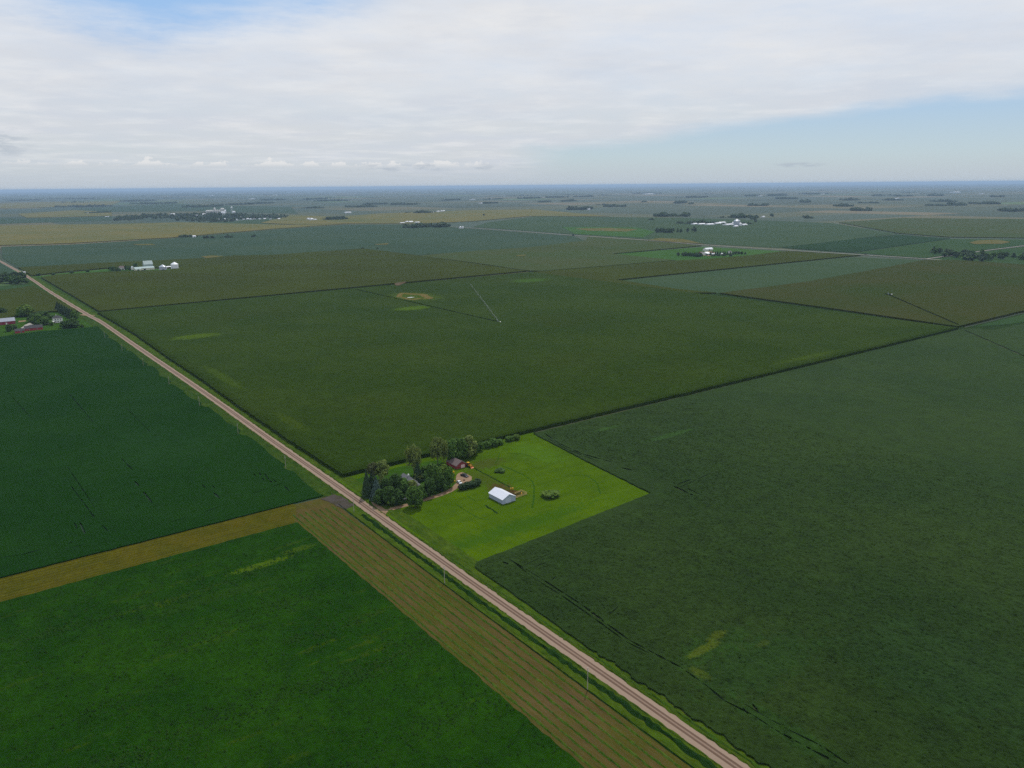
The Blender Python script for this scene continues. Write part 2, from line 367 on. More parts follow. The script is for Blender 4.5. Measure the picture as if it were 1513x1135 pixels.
cols = [(0, (62, 82, 52)), (.2, (50, 76, 50)), (.40, (80, 90, 50)), (.58, (58, 84, 60)), (.74, (102, 100, 60)), (.84, (46, 70, 42)), (.92, (122, 112, 78)), (.96, (80, 112, 48))]
el = ramp.color_ramp.elements
for i, (ps, cc_) in enumerate(cols):
    k = el[i] if i < 2 else el.new(ps)
    k.position = ps; k.color = (*alb(cc_), 1)
t.l(r, ramp.inputs[0])
n = t.noise(q, .004, 5., .6); nf = t.math('ADD', .72, t.math('MULTIPLY', n, .56))
col = t.mix(1., ramp.outputs[0], t.comb(nf, nf, nf), 'MULTIPLY')
# dark hedge and ditch lines on the grid, a pale road every mile
fu = t.math('ABSOLUTE', t.math('SUBTRACT', t.math('FRACT', t.math('DIVIDE', wu, 805.)), .5)); fv = t.math('ABSOLUTE', t.math('SUBTRACT', t.math('FRACT', t.math('DIVIDE', wv, 805.)), .5))
ln = t.ss(t.math('MAXIMUM', fu, fv), .490, .497)
col = t.mix(t.math('MULTIPLY', ln, .55), col, alb((40, 56, 36)))
finish(t, col, .85, .15, t.noise(q, .35, 3.), .5, .7); GROUND = m
mb = MB(); N = 96
mb.add([(0, 0, 0)]+[(82000*math.cos(2*PI*i/N), 82000*math.sin(2*PI*i/N), 0) for i in range(N)], [(0, 1+i, 1+(i+1) % N) for i in range(N)])
tag(mb.build('ground', GROUND), kind='structure')
# ------------------------------------------------------------------ crop materials
Y = lambda c, k=1.: alb(c, k)
PATCH = Y((96, 118, 12))
M_ALF = field_mat('alfalfa', Y((26, 66, 14)), Y((36, 76, 20)), 45, 1.7, 0.62, patches=[(-68, -56, 3, 10, Y((80, 104, 14)), .5), (-73, -76, 3.4, 16, Y((88, 116, 8)), .7), (-89, -100, 5, 34, Y((54, 84, 20)), .3)],
    streak=(7., 46., Y((64, 88, 26)), .58, .75), bdist=0.8, third=Y((22, 60, 14)))
M_ALFT = field_mat('alfalfa_tuft', Y((46, 82, 20)), Y((38, 74, 17)), 25, 1.7, .3, third=Y((60, 88, 24)))
M_SOYL = field_mat('soybean_left', Y((30, 66, 34)), Y((38, 72, 44)), 90, 1.5, 0.36, rows=('v', 1.52, .10), patches=[(140, -70, 55, 34, Y((38, 76, 32)), .3)], bdist=0.4, third=Y((26, 62, 36)))
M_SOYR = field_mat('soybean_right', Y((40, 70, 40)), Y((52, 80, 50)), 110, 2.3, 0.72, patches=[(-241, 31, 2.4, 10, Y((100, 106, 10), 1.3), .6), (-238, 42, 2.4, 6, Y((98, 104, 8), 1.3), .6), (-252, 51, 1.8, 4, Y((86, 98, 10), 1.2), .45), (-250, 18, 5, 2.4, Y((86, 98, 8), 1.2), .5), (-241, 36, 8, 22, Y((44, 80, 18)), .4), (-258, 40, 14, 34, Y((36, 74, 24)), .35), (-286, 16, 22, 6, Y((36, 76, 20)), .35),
    (-60, 215, 4, 26, Y((56, 92, 34)), .6), (-22, 190, 3, 14, Y((60, 96, 32)), .5), (-300, 90, 40, 30, Y((38, 70, 34)), .25)], bdist=1.1, sheen=.10, third=Y((46, 70, 44)))  # last patch puts the near corner's viewing-angle darkening into the crop colour
M_CORN = field_mat('corn_near', Y((44, 66, 24)), Y((52, 72, 34)), 130, 2.6, 0.42, patches=[(524, 60, 16, 30, Y((84, 110, 8)), .85), (549, 361, 18, 30, Y((84, 114, 12)), .95), (652, 424, 56, 38, Y((86, 108, 16)), .7), (300, 22, 60, 6, Y((74, 98, 14)), .6),
    (20, 500, 7, 55, Y((74, 98, 14)), .6), (700, 690, 26, 40, Y((72, 108, 26)), .8), (130, 18, 30, 6, Y((72, 92, 16)), .5)], bdist=1.1, rows=('u', 9.1, .03), third=Y((50, 66, 22)))
M_CORNB = field_mat('corn_far', Y((78, 84, 42)), Y((84, 92, 52)), 160, 3., .16, bdist=.7, third=Y((72, 84, 42)))
M_CORNC = field_mat('corn_brown', Y((92, 88, 54)), Y((84, 88, 50)), 200, 3., .16, bdist=.7, third=Y((76, 80, 42)))
M_CORND = field_mat('corn_pivot', Y((80, 84, 38)), Y((90, 86, 50)), 140, 3., .16, bdist=.7, third=Y((70, 86, 38)))
M_SOYB = field_mat('soybean_blue', Y((50, 80, 62)), Y((56, 84, 64)), 260, 3., .14, bdist=.5, third=Y((48, 74, 52)))
M_TEAL = field_mat('soybean_teal', Y((58, 90, 68)), Y((64, 94, 70)), 200, 3., .12, bdist=.5)
M_GRN = field_mat('green_crop', Y((62, 104, 34)), Y((72, 112, 42)), 120, 3., .15)
M_DGRN = field_mat('dark_crop', Y((38, 70, 34)), Y((42, 76, 38)), 150, 3., .15)
M_MGRN = field_mat('mid_crop', Y((56, 88, 44)), Y((64, 92, 46)), 150, 3., .15)
M_TAN = field_mat('ripe_crop', Y((120, 110, 56)), Y((108, 106, 58)), 220, 4., .12, third=Y((96, 102, 56)))
M_DRY = field_mat('dry_grass', Y((126, 114, 62)), Y((102, 108, 50)), 40, 3., .2)
M_LAWN = field_mat('lawn_grass', Y((66, 112, 12)), Y((76, 122, 16)), 26, 1.6, 0.22, patches=[(-26, 82, 9, 16, Y((78, 88, 30)), .75), (-45, 66, 16, 8, Y((78, 90, 26)), .6), (-64, 66, 8, 8, Y((92, 74, 40)), .75), (-112, 40, 8, 60, Y((58, 100, 12)), .6), (-30, 120, 26, 14, Y((88, 126, 22)), .6)],
    streak=(5., 60., Y((58, 100, 16)), .47, .6), bdist=0.2, third=Y((60, 104, 12)))
M_LAWND = field_mat('lawn_tuft', Y((60, 100, 16)), Y((54, 94, 14)), 9, .8, .3, bdist=.1)
M_YARD = field_mat('yard_grass', Y((56, 92, 14)), Y((66, 104, 20)), 14, .9, .25, bdist=.15)
M_VERGE = field_mat('verge_grass', Y((80, 104, 22)), Y((66, 94, 18)), 9, 1.2, 0.7, stretch=3., streak=(30., 1.6, Y((104, 108, 44)), .55, .7), bdist=0.4)
M_VERGE2 = field_mat('verge_rough', Y((66, 92, 24)), Y((52, 82, 20)), 9, 1.2, .6, stretch=3., streak=(24., 1.6, Y((92, 96, 40)), .56, .7), bdist=.3)
M_REED = field_mat('ditch_reeds', Y((30, 60, 18)), Y((40, 72, 22)), 9, 1.0, 0.6, bdist=0.6)
M_STUB = field_mat('mown_stubble', Y((102, 88, 48)), Y((90, 90, 32)), 16, 1.0, 0.45, stretch=8., streak=(60., 1.3, Y((84, 90, 30)), .54, .6), bdist=0.15, third=Y((108, 88, 56)))
M_STUB2 = field_mat('mown_headland', Y((104, 92, 44)), Y((92, 86, 36)), 16, 1.2, 0.42, streak=(1.6, 60., Y((112, 104, 54)), .5, .7), bdist=0.15, rows=('u', 2.7, .16), third=Y((84, 86, 32)))
M_WIND = field_mat('windrow_hay', Y((66, 100, 24)), Y((84, 108, 36)), 8, 0.8, 0.6, bdist=0.3)
M_SOIL = field_mat('bare_soil', Y((118, 102, 80)), Y((100, 84, 60)), 10, 1., .3)
M_TANPATCH = field_mat('withered_patch', Y((132, 112, 62)), Y((104, 108, 40)), 12, 3., .3)
M_GREY = field_mat('field_entrance', Y((96, 88, 84)), Y((84, 80, 66)), 5, .7, .3)
M_LANE = field_mat('lane_grass', Y((50, 76, 26)), Y((40, 64, 22)), 10, 1., .3)
M_WATER, t = newmat('pond_water'); finish(t, (.38, .38, .36), .1, .6)  # pale base colour stands in for the sky's glint on the water
M_PALE = plain('pale_gravel', Y((196, 188, 176)), .15, .3)
# gravel road: two dark wheel tracks near the middle, loose pale gravel at the shoulders
m, t = newmat('gravel_road'); q, u, v = uvnodes(t)
tc = t.n('ShaderNodeUVMap').outputs[0]; wx, wy, _ = t.sep(tc)
nn = t.noise(t.comb(t.math('MULTIPLY', u, .05), v, 0.), .8, 4., .6); wob = t.math('MULTIPLY', t.math('SUBTRACT', nn, .5), .09)
a_ = t.math('ADD', wx, wob)
tr = None
for c_, w_ in ((.40, .095), (.63, .095)):
    k_ = t.ss(t.math('ABSOLUTE', t.math('SUBTRACT', a_, c_)), w_, w_*.4); tr = k_ if tr is None else t.math('MAXIMUM', tr, k_)
base = t.mix(t.noise(q, .9, 4., .7), Y((186, 161, 141)), Y((168, 143, 122)))
base = t.mix(t.math('MULTIPLY', tr, .85), base, Y((100, 74, 56)))
mid = t.ss(t.math('ABSOLUTE', t.math('SUBTRACT', a_, .51)), .17, .05); base = t.mix(t.math('MULTIPLY', mid, .35), base, Y((140, 112, 96)))
f_ = t.math('ADD', .86, t.math('MULTIPLY', t.noise(q, 4., 3.), .28)); base = t.mix(1., base, t.comb(f_, f_, f_), 'MULTIPLY')
finish(t, base, .9, .2, t.noise(q, 3., 3.), .06); M_ROAD = m
M_DRIVE = field_mat('driveway_gravel', Y((182, 154, 126)), Y((164, 136, 108)), 5, .5, .2, bdist=.05)
M_FROAD = plain('far_road', Y((150, 146, 128)), .1, .02)
# ------------------------------------------------------------------ roads
rp = [W(-900, -8.6), W(-420, -8.6), W(-225, -8.6), W(-145, -8.6), W(-60, -7.6), W(0, -6.8), W(100, -6.5), W(270, -5.0), W(520, -5.2), P(148, 475), P(130, 465.5), P(72, 430), P(40, 408.5), P(0, 386), P(-90, 337), P(-110, 322)]
def smooth(pts):
    out = []
    for i in range(len(pts)-1):
        a, b, c, d = pts[max(i-1, 0)], pts[i], pts[i+1], pts[min(i+2, len(pts)-1)]
        n = max(2, int((c-b).length/(3. if b.y < 900 else 12.)))
        for k in range(n):
            s = k/n; out.append(.5*((2*b)+(c-a)*s+(2*a-5*b+4*c-d)*s*s+(3*b-a-3*c+d)*s*s*s))
    return out+[pts[-1]]
RL = smooth(rp)
def offs(pts, o):
    out = []
    for i, p in enumerate(pts):
        d = pts[min(i+1, len(pts)-1)]-pts[max(i-1, 0)]; d.z = 0; d.normalize(); out.append(p+Vector((d.y, -d.x, 0))*o)     # + is to the right (towards V)
    return out
def strip(name, pts, prof, mat, jit=0.):
    """cross-section prof = [(offset, z)...] swept along pts, uv.x runs across"""
    me = bpy.data.meshes.new(name); vs = []; fs = []; k = len(prof)
    for i, p in enumerate(pts):
        d = pts[min(i+1, len(pts)-1)]-pts[max(i-1, 0)]; d.z = 0; d.normalize(); n = Vector((d.y, -d.x, 0))
        for j, (o_, z) in enumerate(prof):
            jj = (R.random()-.5)*2*jit if j in (0, k-1) else 0
            vs.append(p+n*(o_+jj)+Vector((0, 0, z)))
    for i in range(len(pts)-1):
        for j in range(k-1): fs.append((i*k+j, (i+1)*k+j, (i+1)*k+j+1, i*k+j+1))
    me.from_pydata(vs, [], fs); ul = me.uv_layers.new()
    x0, x1 = prof[0][0], prof[-1][0]
    for lp in me.loops: ul.data[lp.index].uv = ((prof[lp.vertex_index % k][0]-x0)/(x1-x0), (lp.vertex_index//k)*.01)
    bm = bmesh.new(); bm.from_mesh(me)
    if sum(f.normal.z for f in bm.faces) < 0: bmesh.ops.reverse_faces(bm, faces=bm.faces)
    bm.to_mesh(me); bm.free()
    return link(name, me, mat)
tag(strip('road', RL, [(-3.2, .10), (-1.5, .2), (0, .24), (1.5, .2), (3.2, .10)], M_ROAD, .45), kind='structure')
near = [p for p in RL if UV(p)[0] < 1500]
tag(strip('verge', near, [(2.9, .06), (4.2, -.0), (5.5, .10), (7.5, .2), (13.5, .12)], M_VERGE, .1), 'bright green grass verge between the gravel road and the fields on its right', 'grass', kind='stuff')
tag(strip('verge', [p for p in near if UV(p)[0] > -16], [(-15.5, .10), (-12., .2), (-8.5, .12), (-6., .02), (-4.2, .12), (-2.9, .06)], M_VERGE2, .1), 'grass verge with a ditch between the gravel road and the left soybeans', 'grass', kind='stuff')
tag(strip('verge', [p for p in near if UV(p)[0] < -12], [(-10.7, .10), (-8.6, .2), (-7., .1), (-5.6, .02), (-4.2, .12), (-2.9, .06)], M_VERGE, .25), 'narrow grass verge with a ditch between the gravel road and the mown strip', 'grass', kind='stuff')
sb = [p for p in RL if UV(p)[0] < -48]
tag(strip('verge', [p for p in near if UV(p)[0] > 800], [(9., .10), (14., .2), (21., .12)], M_VERGE2, .3), 'rough grass strip right of the gravel road beyond the first corn field', 'grass', kind='stuff')
rd = ribbon('ditch_reeds', offs(sb, -5.9), 2.2, .15, M_REED, .7, crown=.7, step=1.5); tag(rd, 'dark tall reeds along the ditch left of the gravel road', 'reeds', kind='stuff')
rd = ribbon('ditch_reeds', offs([p for p in RL if UV(p)[0] < -28], -10.4), .6, .08, M_REED, .5, crown=.4, step=1.2); tag(rd, 'thin dark line of tall weeds beside the mown strip', 'weeds', kind='stuff')
rd = ribbon('verge_weeds', offs([p for p in RL if UV(p)[0] < 700], -3.5), .9, .1, M_VERGE, .9, crown=.3, step=1.2); tag(rd, 'ragged yellow green weeds along the left edge of the gravel road', 'weeds', kind='stuff')
rd = ribbon('verge_weeds', offs([p for p in RL if UV(p)[0] < 700 and not -60 < UV(p)[0] < -36], 3.6), .9, .1, M_VERGE, .9, crown=.3, step=1.2); tag(rd, 'ragged yellow green weeds along the right edge of the gravel road', 'weeds', kind='stuff')
rd = ribbon('ditch_reeds', offs([p for p in RL if UV(p)[0] < -120], 5.2), 1.2, .08, M_WIND, .6, crown=.35, step=1.5); tag(rd, 'light green weeds on the right shoulder of the gravel road', 'weeds', kind='stuff')
# drive of the farm, with its parking place
drv = smooth(px((556, 751), (566, 754.5), (580, 752), (600, 747), (620, 741), (637, 736), (652, 731), (664, 726), (673, 720), (680, 712)))
tag(ribbon('driveway', drv, 3.6, .16, M_DRIVE, .08, crown=.05, step=2), kind='structure')
tag(slab('driveway', px((673.5, 705), (677, 700), (681.5, 698.2), (688, 700), (697.5, 705.2), (697, 709.5), (692, 713), (684, 718.5), (676, 722), (670, 722.5), (675, 715)), .19, M_DRIVE, step=1.5, jit=.25, z0=.0), kind='structure')
tag(slab('driveway', px((548, 741), (561, 748), (571, 751.5), (585, 749), (588, 752), (573, 756.5), (570, 760), (576, 765), (570, 766), (556, 756)), .17, M_ROAD if False else M_DRIVE, step=1.5, jit=.15), kind='structure')
tag(slab('field_entrance', px((474, 738), (492, 731), (505, 733.5), (523, 747), (512, 753), (500, 749), (487, 742)), .20, M_GREY, step=1.5, jit=.5), kind='structure')
# far section road and cross roads
fr = smooth(px((520, 326), (618, 332.5), (690, 337), (760, 341.7), (847, 348.2), (966, 356), (1045, 362.7), (1160, 370), (1272, 377), (1367, 383), (1513, 394), (1640, 403.5)))
tag(strip('road', fr, [(-4, .9), (0, 1.), (4, .9)], M_FROAD), kind='structure')
tag(strip('road', px((1367, 383.4), (1454, 371), (1513, 363.5), (1600, 352)), [(-3, .9), (0, 1.), (3, .9)], M_FROAD), kind='structure')
tag(strip('road', px((120, 465), (132, 466.5), (142, 466)), [(-3, .13), (0, .17), (3, .13)], M_DRIVE), kind='structure')
# ------------------------------------------------------------------ fields near the camera
tag(slab('grass_lane', uv((4, 776), (300, 777), (815, 775), (835, 845), (300, 845), (4, 800)), .3, M_LANE, jit=.4, step=9, wall=False), 'grassy lane between the first corn field and the fields beyond it', 'grass', kind='stuff')
tag(slab('grass_lane', uv((3, 800), (3, 1636), (-140, 1636), (-110, 1100), (-40, 860), (-30, 780), (3, 780)), .28, M_LANE, jit=.4, step=9, wall=False), 'rough grass round the green crop wedge at the right edge', 'grass', kind='stuff')
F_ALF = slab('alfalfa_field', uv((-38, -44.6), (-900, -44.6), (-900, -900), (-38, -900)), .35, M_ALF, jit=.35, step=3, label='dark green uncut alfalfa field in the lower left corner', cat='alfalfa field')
tag(slab('mown_strip', uv((-14.5, -18.6), (-900, -18.6), (-900, -45), (-37.6, -45), (-14.5, -45)), .05, M_STUB, jit=.3, step=3, wall=False), 'brown and green mown hay strip running beside the gravel road', 'mown strip', kind='stuff')
tag(slab('mown_strip', uv((-12.4, -38), (-14.5, -36), (-37.6, -45.5), (-37.6, -900), (-12.4, -900)), .062, M_STUB2, jit=.3, step=3, wall=False), 'olive brown mown strip between the alfalfa and the left soybeans', 'mown strip', kind='stuff')
for i, v_ in enumerate((-21.7, -25.4, -28.8, -32.4, -36.0, -39.4, -42.7)):
    w = ribbon('windrow', [W(-26-R.random()*4, v_), W(-200, v_-.1), W(-460, v_)], .95, .05, M_WIND, .55, crown=.28, step=1.1)
    tag(w, 'thin green line of cut hay along the mown strip beside the road', 'windrow', 'lines of cut hay beside the road')
h = []
for p_, w_ in (([(102.6, 582), (137, 623)], .45), ([(199, 710.6), (233, 753)], .7), ([(298.5, 715.5), (304, 721.5)], .8), ([(306, 715), (312, 722)], .8), ([(315.6, 727.6), (325, 737)], .8), ([(323.5, 726), (333, 735)], .8), ([(314, 717), (317.5, 721.5)], .6),
    ([(375, 700), (378, 704)], .8), ([(383, 698.5), (386, 702.5)], .8), ([(387, 706), (391, 710)], .8), ([(393.5, 704), (402, 713.5)], .8), ([(402.5, 707.5), (409, 713)], .8), ([(391, 700), (395, 705)], .7),
    ([(187, 603), (222, 638)], .4), ([(179, 677), (197, 695)], .5), ([(110, 772), (115, 783)], .8), ([(118, 772), (126, 790), (118, 799)], .9), ([(108, 800), (99, 804)], .6), ([(105, 718), (140, 765)], .4), ([(150, 775), (160, 785)], .5),
    ([(0, 824), (30, 820), (60, 812)], .8), ([(95, 812), (130, 803)], .5), ([(250, 772), (300, 757), (328, 747)], .6), ([(420, 718), (428, 726)], .6), ([(370, 730), (420, 713)], .5), ([(385, 612), (398, 621)], .3), ([(12, 580), (44, 615)], .4), ([(100, 690), (140, 750)], .3)):
    h += ruts(p_, w_*1.35, .7, .15)
edge = [W(-13, -19.3)]
uu = -10.
while uu < 690:
    n_ = min((abs(uu-q) for q in (42.6, 129.7, 222, 315, 407, 500, 593))); sc_ = max(0., 1-n_/7.); s2 = max([0.]+[1-abs(uu-c_)/w_ for c_, w_ in ((162, 16), (262, 20), (440, 26), (352, 12))])
    edge.append(W(uu, -16.6-1.2*math.sin(uu*.023+1)-.5*math.sin(uu*.11)-3.6*sc_**.6-2.6*max(0, s2)**.6-.5*R.random()-max(0, (30-uu)/30)*2.2)); uu += 4.
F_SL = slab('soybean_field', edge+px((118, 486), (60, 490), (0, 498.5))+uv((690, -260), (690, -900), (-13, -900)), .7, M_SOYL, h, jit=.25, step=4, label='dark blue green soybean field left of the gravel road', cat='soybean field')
oval = lambda c, ru, rv, j: [tuple((c+DU*ru*math.cos(a)*(1+j*math.sin(3*a+1)+j*.6*math.sin(7*a)+j*.6*R.random())+DV*rv*math.sin(a)*(1+j*math.sin(2*a)+j*.6*math.sin(5*a+1)+j*.6*R.random()))[:2]) for a in [2*PI*i/44 for i in range(44)]]
lane = slot(W(383, 388), W(790, 392.2), 3.2)
track = [slot(W(383+8*math.cos(a), 388+8*math.sin(a)), W(383+8*math.cos(a+.3), 388+8*math.sin(a+.3)), 2.5) for a in (2.2,)]
ch = [lane]
ch += ruts([(334, 583), (362, 603)], .5, 2.4)+ruts([(283, 540), (270, 525)], .5, 2.4)+ruts([(400, 612), (415, 618)], .8, 2.4)
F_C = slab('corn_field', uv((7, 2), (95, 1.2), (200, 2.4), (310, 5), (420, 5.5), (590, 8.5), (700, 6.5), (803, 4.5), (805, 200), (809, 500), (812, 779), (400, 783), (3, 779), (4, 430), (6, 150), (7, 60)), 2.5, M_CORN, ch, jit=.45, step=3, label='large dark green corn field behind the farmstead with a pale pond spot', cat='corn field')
tag(slab('withered_patch', oval(W(654, 423), 40, 24, .14), 2.56, M_TANPATCH, [oval(W(652, 419), 25, 14, .2)], jit=0, wall=False), 'tan withered patch round the small pond in the corn', 'bare ground', kind='stuff')
def blob(c, ru, rv, n=28, j=.18): return [c+DU*ru*math.cos(a)*(1+j*(R.random()-.5)*2)+DV*rv*math.sin(a)*(1+j*(R.random()-.5)*2) for a in [2*PI*i/n for i in range(n)]]
tag(slab('water', blob(W(646, 413), 3.2, 6), 2.6, M_WATER, jit=0, wall=False), kind='structure')
hs = []
for p_, w_ in (([(805, 640.5), (826, 655), (861, 671), (905, 683)], .8), ([(808, 647), (840, 665), (885, 682)], .6), ([(918, 691), (935, 695)], 1.2), ([(995, 718), (1024, 732)], 1.), ([(1014, 721), (1038, 732)], .8), ([(979, 732), (1050, 699)], .5), ([(1000, 716), (1022, 708)], .6),
    ([(752, 826), (780, 843), (800, 855), (834, 877), (862, 895), (897, 922), (930, 946), (968, 966), (985, 975), (1006, 986), (1048, 1016), (1070, 1035), (1112, 1056), (1145, 1078), (1200, 1108), (1250, 1134)], .6),
    ([(757, 829), (790, 855), (830, 880), (880, 915), (925, 948), (965, 968)], .5), ([(1100, 1040), (1130, 1058), (1165, 1078), (1210, 1100), (1255, 1130)], .5), ([(743, 830), (752, 834)], 1.6), ([(775, 835), (825, 812)], .5), ([(790, 838), (808, 830)], .5), ([(815, 857), (822, 851)], .6), ([(1098, 1046), (1106, 1056)], .6), ([(1112, 1040), (1121, 1054)], .6), ([(900, 908), (914, 896)], .5)):
    hs += ruts(p_, w_*1.5, .8, .15)
rag = [(-300+1.1*i, -1.9+.45*math.sin(i*.31)+.4*math.sin(i*.83+2)+.3*math.sin(i*1.7)+.5*R.random()) for i in range(1, 79)]
hs += [slot(W(-6, 776), W(-330, 449), 2.6)]
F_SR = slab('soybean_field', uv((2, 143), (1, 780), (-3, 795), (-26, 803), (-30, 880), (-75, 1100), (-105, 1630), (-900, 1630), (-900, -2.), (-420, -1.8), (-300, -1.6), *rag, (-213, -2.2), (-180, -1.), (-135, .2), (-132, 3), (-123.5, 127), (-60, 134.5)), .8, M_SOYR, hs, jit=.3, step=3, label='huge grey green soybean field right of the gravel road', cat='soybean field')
tag(slab('lawn', uv((7, -3), (7, 60), (6, 146), (-124, 128), (-131, 60), (-134, 2), (-129, -.8), (-100, -3.8), (-60, -4.2)), .10, M_LAWN, jit=.4, step=3, wall=False), kind='structure')
tag(slab('lawn', px((516, 711), (590, 690), (650, 680), (668, 697), (672, 716), (640, 733), (600, 744), (570, 750.5), (548, 739)), .125, M_YARD, jit=.6, step=3, wall=False), kind='structure')
# real tufts on the near crops, kept off the wheel tracks
def clear(u, v, holes, d=1.5):
    q = np.array([UV(Vector((x, y, 0))) for hl in holes for x, y in hl]); k = np.ones(len(u), bool)
    for i in range(0, len(u), 2000):
        k[i:i+2000] = ((u[i:i+2000, None]-q[None, :, 0])**2+(v[i:i+2000, None]-q[None, :, 1])**2).min(1) > d*d
    return u[k], v[k]
n_ = 52000; u_ = NR.uniform(-345, -1, n_); v_ = NR.uniform(.3, 300, n_); k_ = ~((u_ > -134) & (v_ < 132+(u_+126)*.13)) & (NR.random(n_) < np.clip(1.15-v_/330, .2, 1)) & ~((u_ > -128) & (v_ < 146))
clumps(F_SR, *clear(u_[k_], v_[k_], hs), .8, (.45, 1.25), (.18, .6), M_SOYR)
n_ = 110000; u_ = NR.uniform(-290, -38.6, n_); v_ = NR.uniform(-290, -45.2, n_)
f_ = np.exp(-((u_+172+2.5*np.sin(v_*.06))/5.5)**2)+.75*np.exp(-((u_+79+2*np.sin(v_*.05+1))/4)**2)+.5*np.exp(-((u_+112+4*np.sin(v_*.04))/6)**2)*(np.sin(v_*.05)>-.3)+.4*np.exp(-((u_+140+3*np.sin(v_*.07))/4)**2)*(np.sin(v_*.08+1)>0)+.4*np.exp(-((u_+215)/7)**2)
f_ *= .55+.45*np.sin(v_*.13+u_*.2)*np.sin(v_*.041+2); k_ = NR.random(n_) < .07+.93*np.clip(f_, 0, 1)
clumps(F_ALF, u_[k_], v_[k_], .35, (.25, .7), (.25, 1.0), M_ALFT)
n_ = 14000; u_ = NR.uniform(-12, 260, n_); v_ = -22-NR.integers(0, 150, n_)*1.52+NR.normal(0, .12, n_); k_ = NR.random(n_) < np.clip(1-u_/300, .1, 1)
clumps(F_SL, *clear(u_[k_], v_[k_], h), .7, (.35, .8), (.08, .3), M_SOYL)
n_ = 9000; u_ = NR.uniform(8, 800, n_); v_ = 2.2+NR.exponential(1.6, n_)+np.interp(u_, (8, 95, 200, 310, 420, 590, 700, 803), (2.4, 1.4, 2.6, 5.2, 5.7, 8.7, 6.7, 4.7))-1.6
u2 = np.interp(np.linspace(3, 778, 9000), (3, 60, 150, 430, 778), (8.5, 7.6, 6.6, 4.6, 3.6))+NR.exponential(1.5, 9000); v2 = np.linspace(3, 778, 9000)+NR.normal(0, .3, 9000)
clumps(F_C, np.concatenate([u_, u2]), np.concatenate([v_, v2]), 2.5, (.3, .7), (.2, .75), M_CORN)
n_ = 40000; u_ = NR.uniform(9, 330, n_); v_ = NR.uniform(5, 520, n_); k_ = NR.random(n_) < np.clip(1-u_/400, .15, 1)
clumps(F_C, u_[k_], v_[k_], 2.5, (.6, 1.4), (.15, .55), M_CORN)
# mower lines and unmown strips across the lawn
for pts, w_, lb in (([(683, 682), (697, 690), (711, 698), (721, 703), (740, 713), (757, 722)], .9, 'dark strip of uncut grass beside the brown yard on the lawn'),
    ([(742, 688), (760, 696), (777, 704), (788, 715), (789, 735), (786, 751)], .8, 'curved dark line of uncut grass between the barn and the round weeds'),
    ([(738, 669), (736, 679), (731, 686)], .6, 'short faint uncut grass line near the back of the lawn'), ([(845, 704), (862, 702), (880, 712), (887, 730)], .7, 'curved uncut grass line in the right part of the lawn'),
    ([(672, 744), (690, 756), (708, 766), (722, 768)], .5, 'faint uncut grass line in the front of the lawn'), ([(717, 747), (726, 753), (735, 759)], 1.0, 'dark tuft line of grass in front of the white barn'), ([(690, 733), (703, 741)], .6, 'faint grass line between the hedge and the white barn'),
    ([(748, 670), (772, 671), (795, 679)], .5, 'faint grass line at the back right of the lawn')):
    tag(ribbon('uncut_grass', smooth(px(*pts)), w_, .11, M_REED if w_ > .85 else M_LAWND, .9, crown=.2 if w_ > .85 else .1, step=.9), lb, 'grass', kind='stuff')
tag(ribbon('uncut_grass', smooth(uv((6, 146), (-60, 137), (-124, 128.5))), 1.0, .12, M_LANE, .7, crown=.35, step=1.2), 'rough dark grass along the back right border of the lawn', 'grass', kind='stuff')
# ------------------------------------------------------------------ fields farther off
def fld(name, z, mat, label, cat, *pts): return slab(name, px(*pts), z, mat, jit=.6, step=9, label=label, cat=cat)
fld('corn_field', 2.4, M_CORNB, 'olive corn field beyond the first field line, left of centre', 'corn field', (147, 461.8), (61, 411.2), (84, 407.5), (160, 403), (250, 400.5), (296, 383.5), (345, 378.8), (400, 378), (470, 373), (536, 368.5), (575, 373), (618, 378.8), (700, 390.5), (778, 401.8))
tag(slab('lawn', px((48, 409.5), (60, 410.6), (84, 407.1), (160, 402.6), (250, 400), (262, 397.5), (160, 397.5), (90, 404)), .3, M_GRN, jit=.6, step=8, wall=False), kind='structure')
fld('corn_field', 2.4, M_CORNB, 'narrow olive corn field behind the tree row of the far left farm', 'corn field', (27, 396.5), (150, 389.8), (296, 383), (262, 396.8), (160, 397), (90, 403.5), (47, 408.6))
fld('soybean_field', .8, M_SOYB, 'wide blue green soybean field across the middle distance on the left', 'soybean field', (2, 365), (100, 362), (251, 353), (400, 340), (512, 332.3), (620, 332), (690, 337.8), (760, 342.7), (847, 349.3), (864, 355.8), (780, 366), (705, 371), (618, 377.6), (575, 372), (536, 367.4), (400, 377.2), (340, 378.5), (296, 382.4), (150, 389.2), (26, 395.8), (4, 382))
fld('corn_field', 2.4, M_CORNC, 'brownish corn field left of the farm with the green paddock', 'corn field', (619, 379), (705, 371.6), (781, 366.6), (866, 356.4), (868, 351), (966, 357.6), (1036, 364), (904, 376.2), (998, 386), (800, 402), (781, 401.6), (701, 389.8))
fld('corn_field', 2.4, M_CORNB, 'long green corn field in front of the farm with the green paddock', 'corn field', (785, 403.6), (802, 402.4), (1000, 386.4), (1045, 384), (1110, 378.4), (1160, 372.2), (1272, 378.5), (1256, 379.6), (911, 415), (1000, 429), (1058, 434.6), (1022, 434.5), (905, 419.5))
tag(slab('pasture', px((905, 376), (1040, 365), (1160, 371.6), (1110, 377.6), (1045, 383.4), (998, 385.4)), .5, M_GRN, jit=.6, step=9), 'bright green paddock round the farm with white roofs', 'pasture', kind='stuff')
fld('soybean_field', .8, M_TEAL, 'pale teal soybean wedge in the middle distance right of centre', 'soybean field', (914, 415.6), (1256, 380.4), (1365, 385), (1280, 401), (1192, 417), (1060, 434), (1000, 428.5))
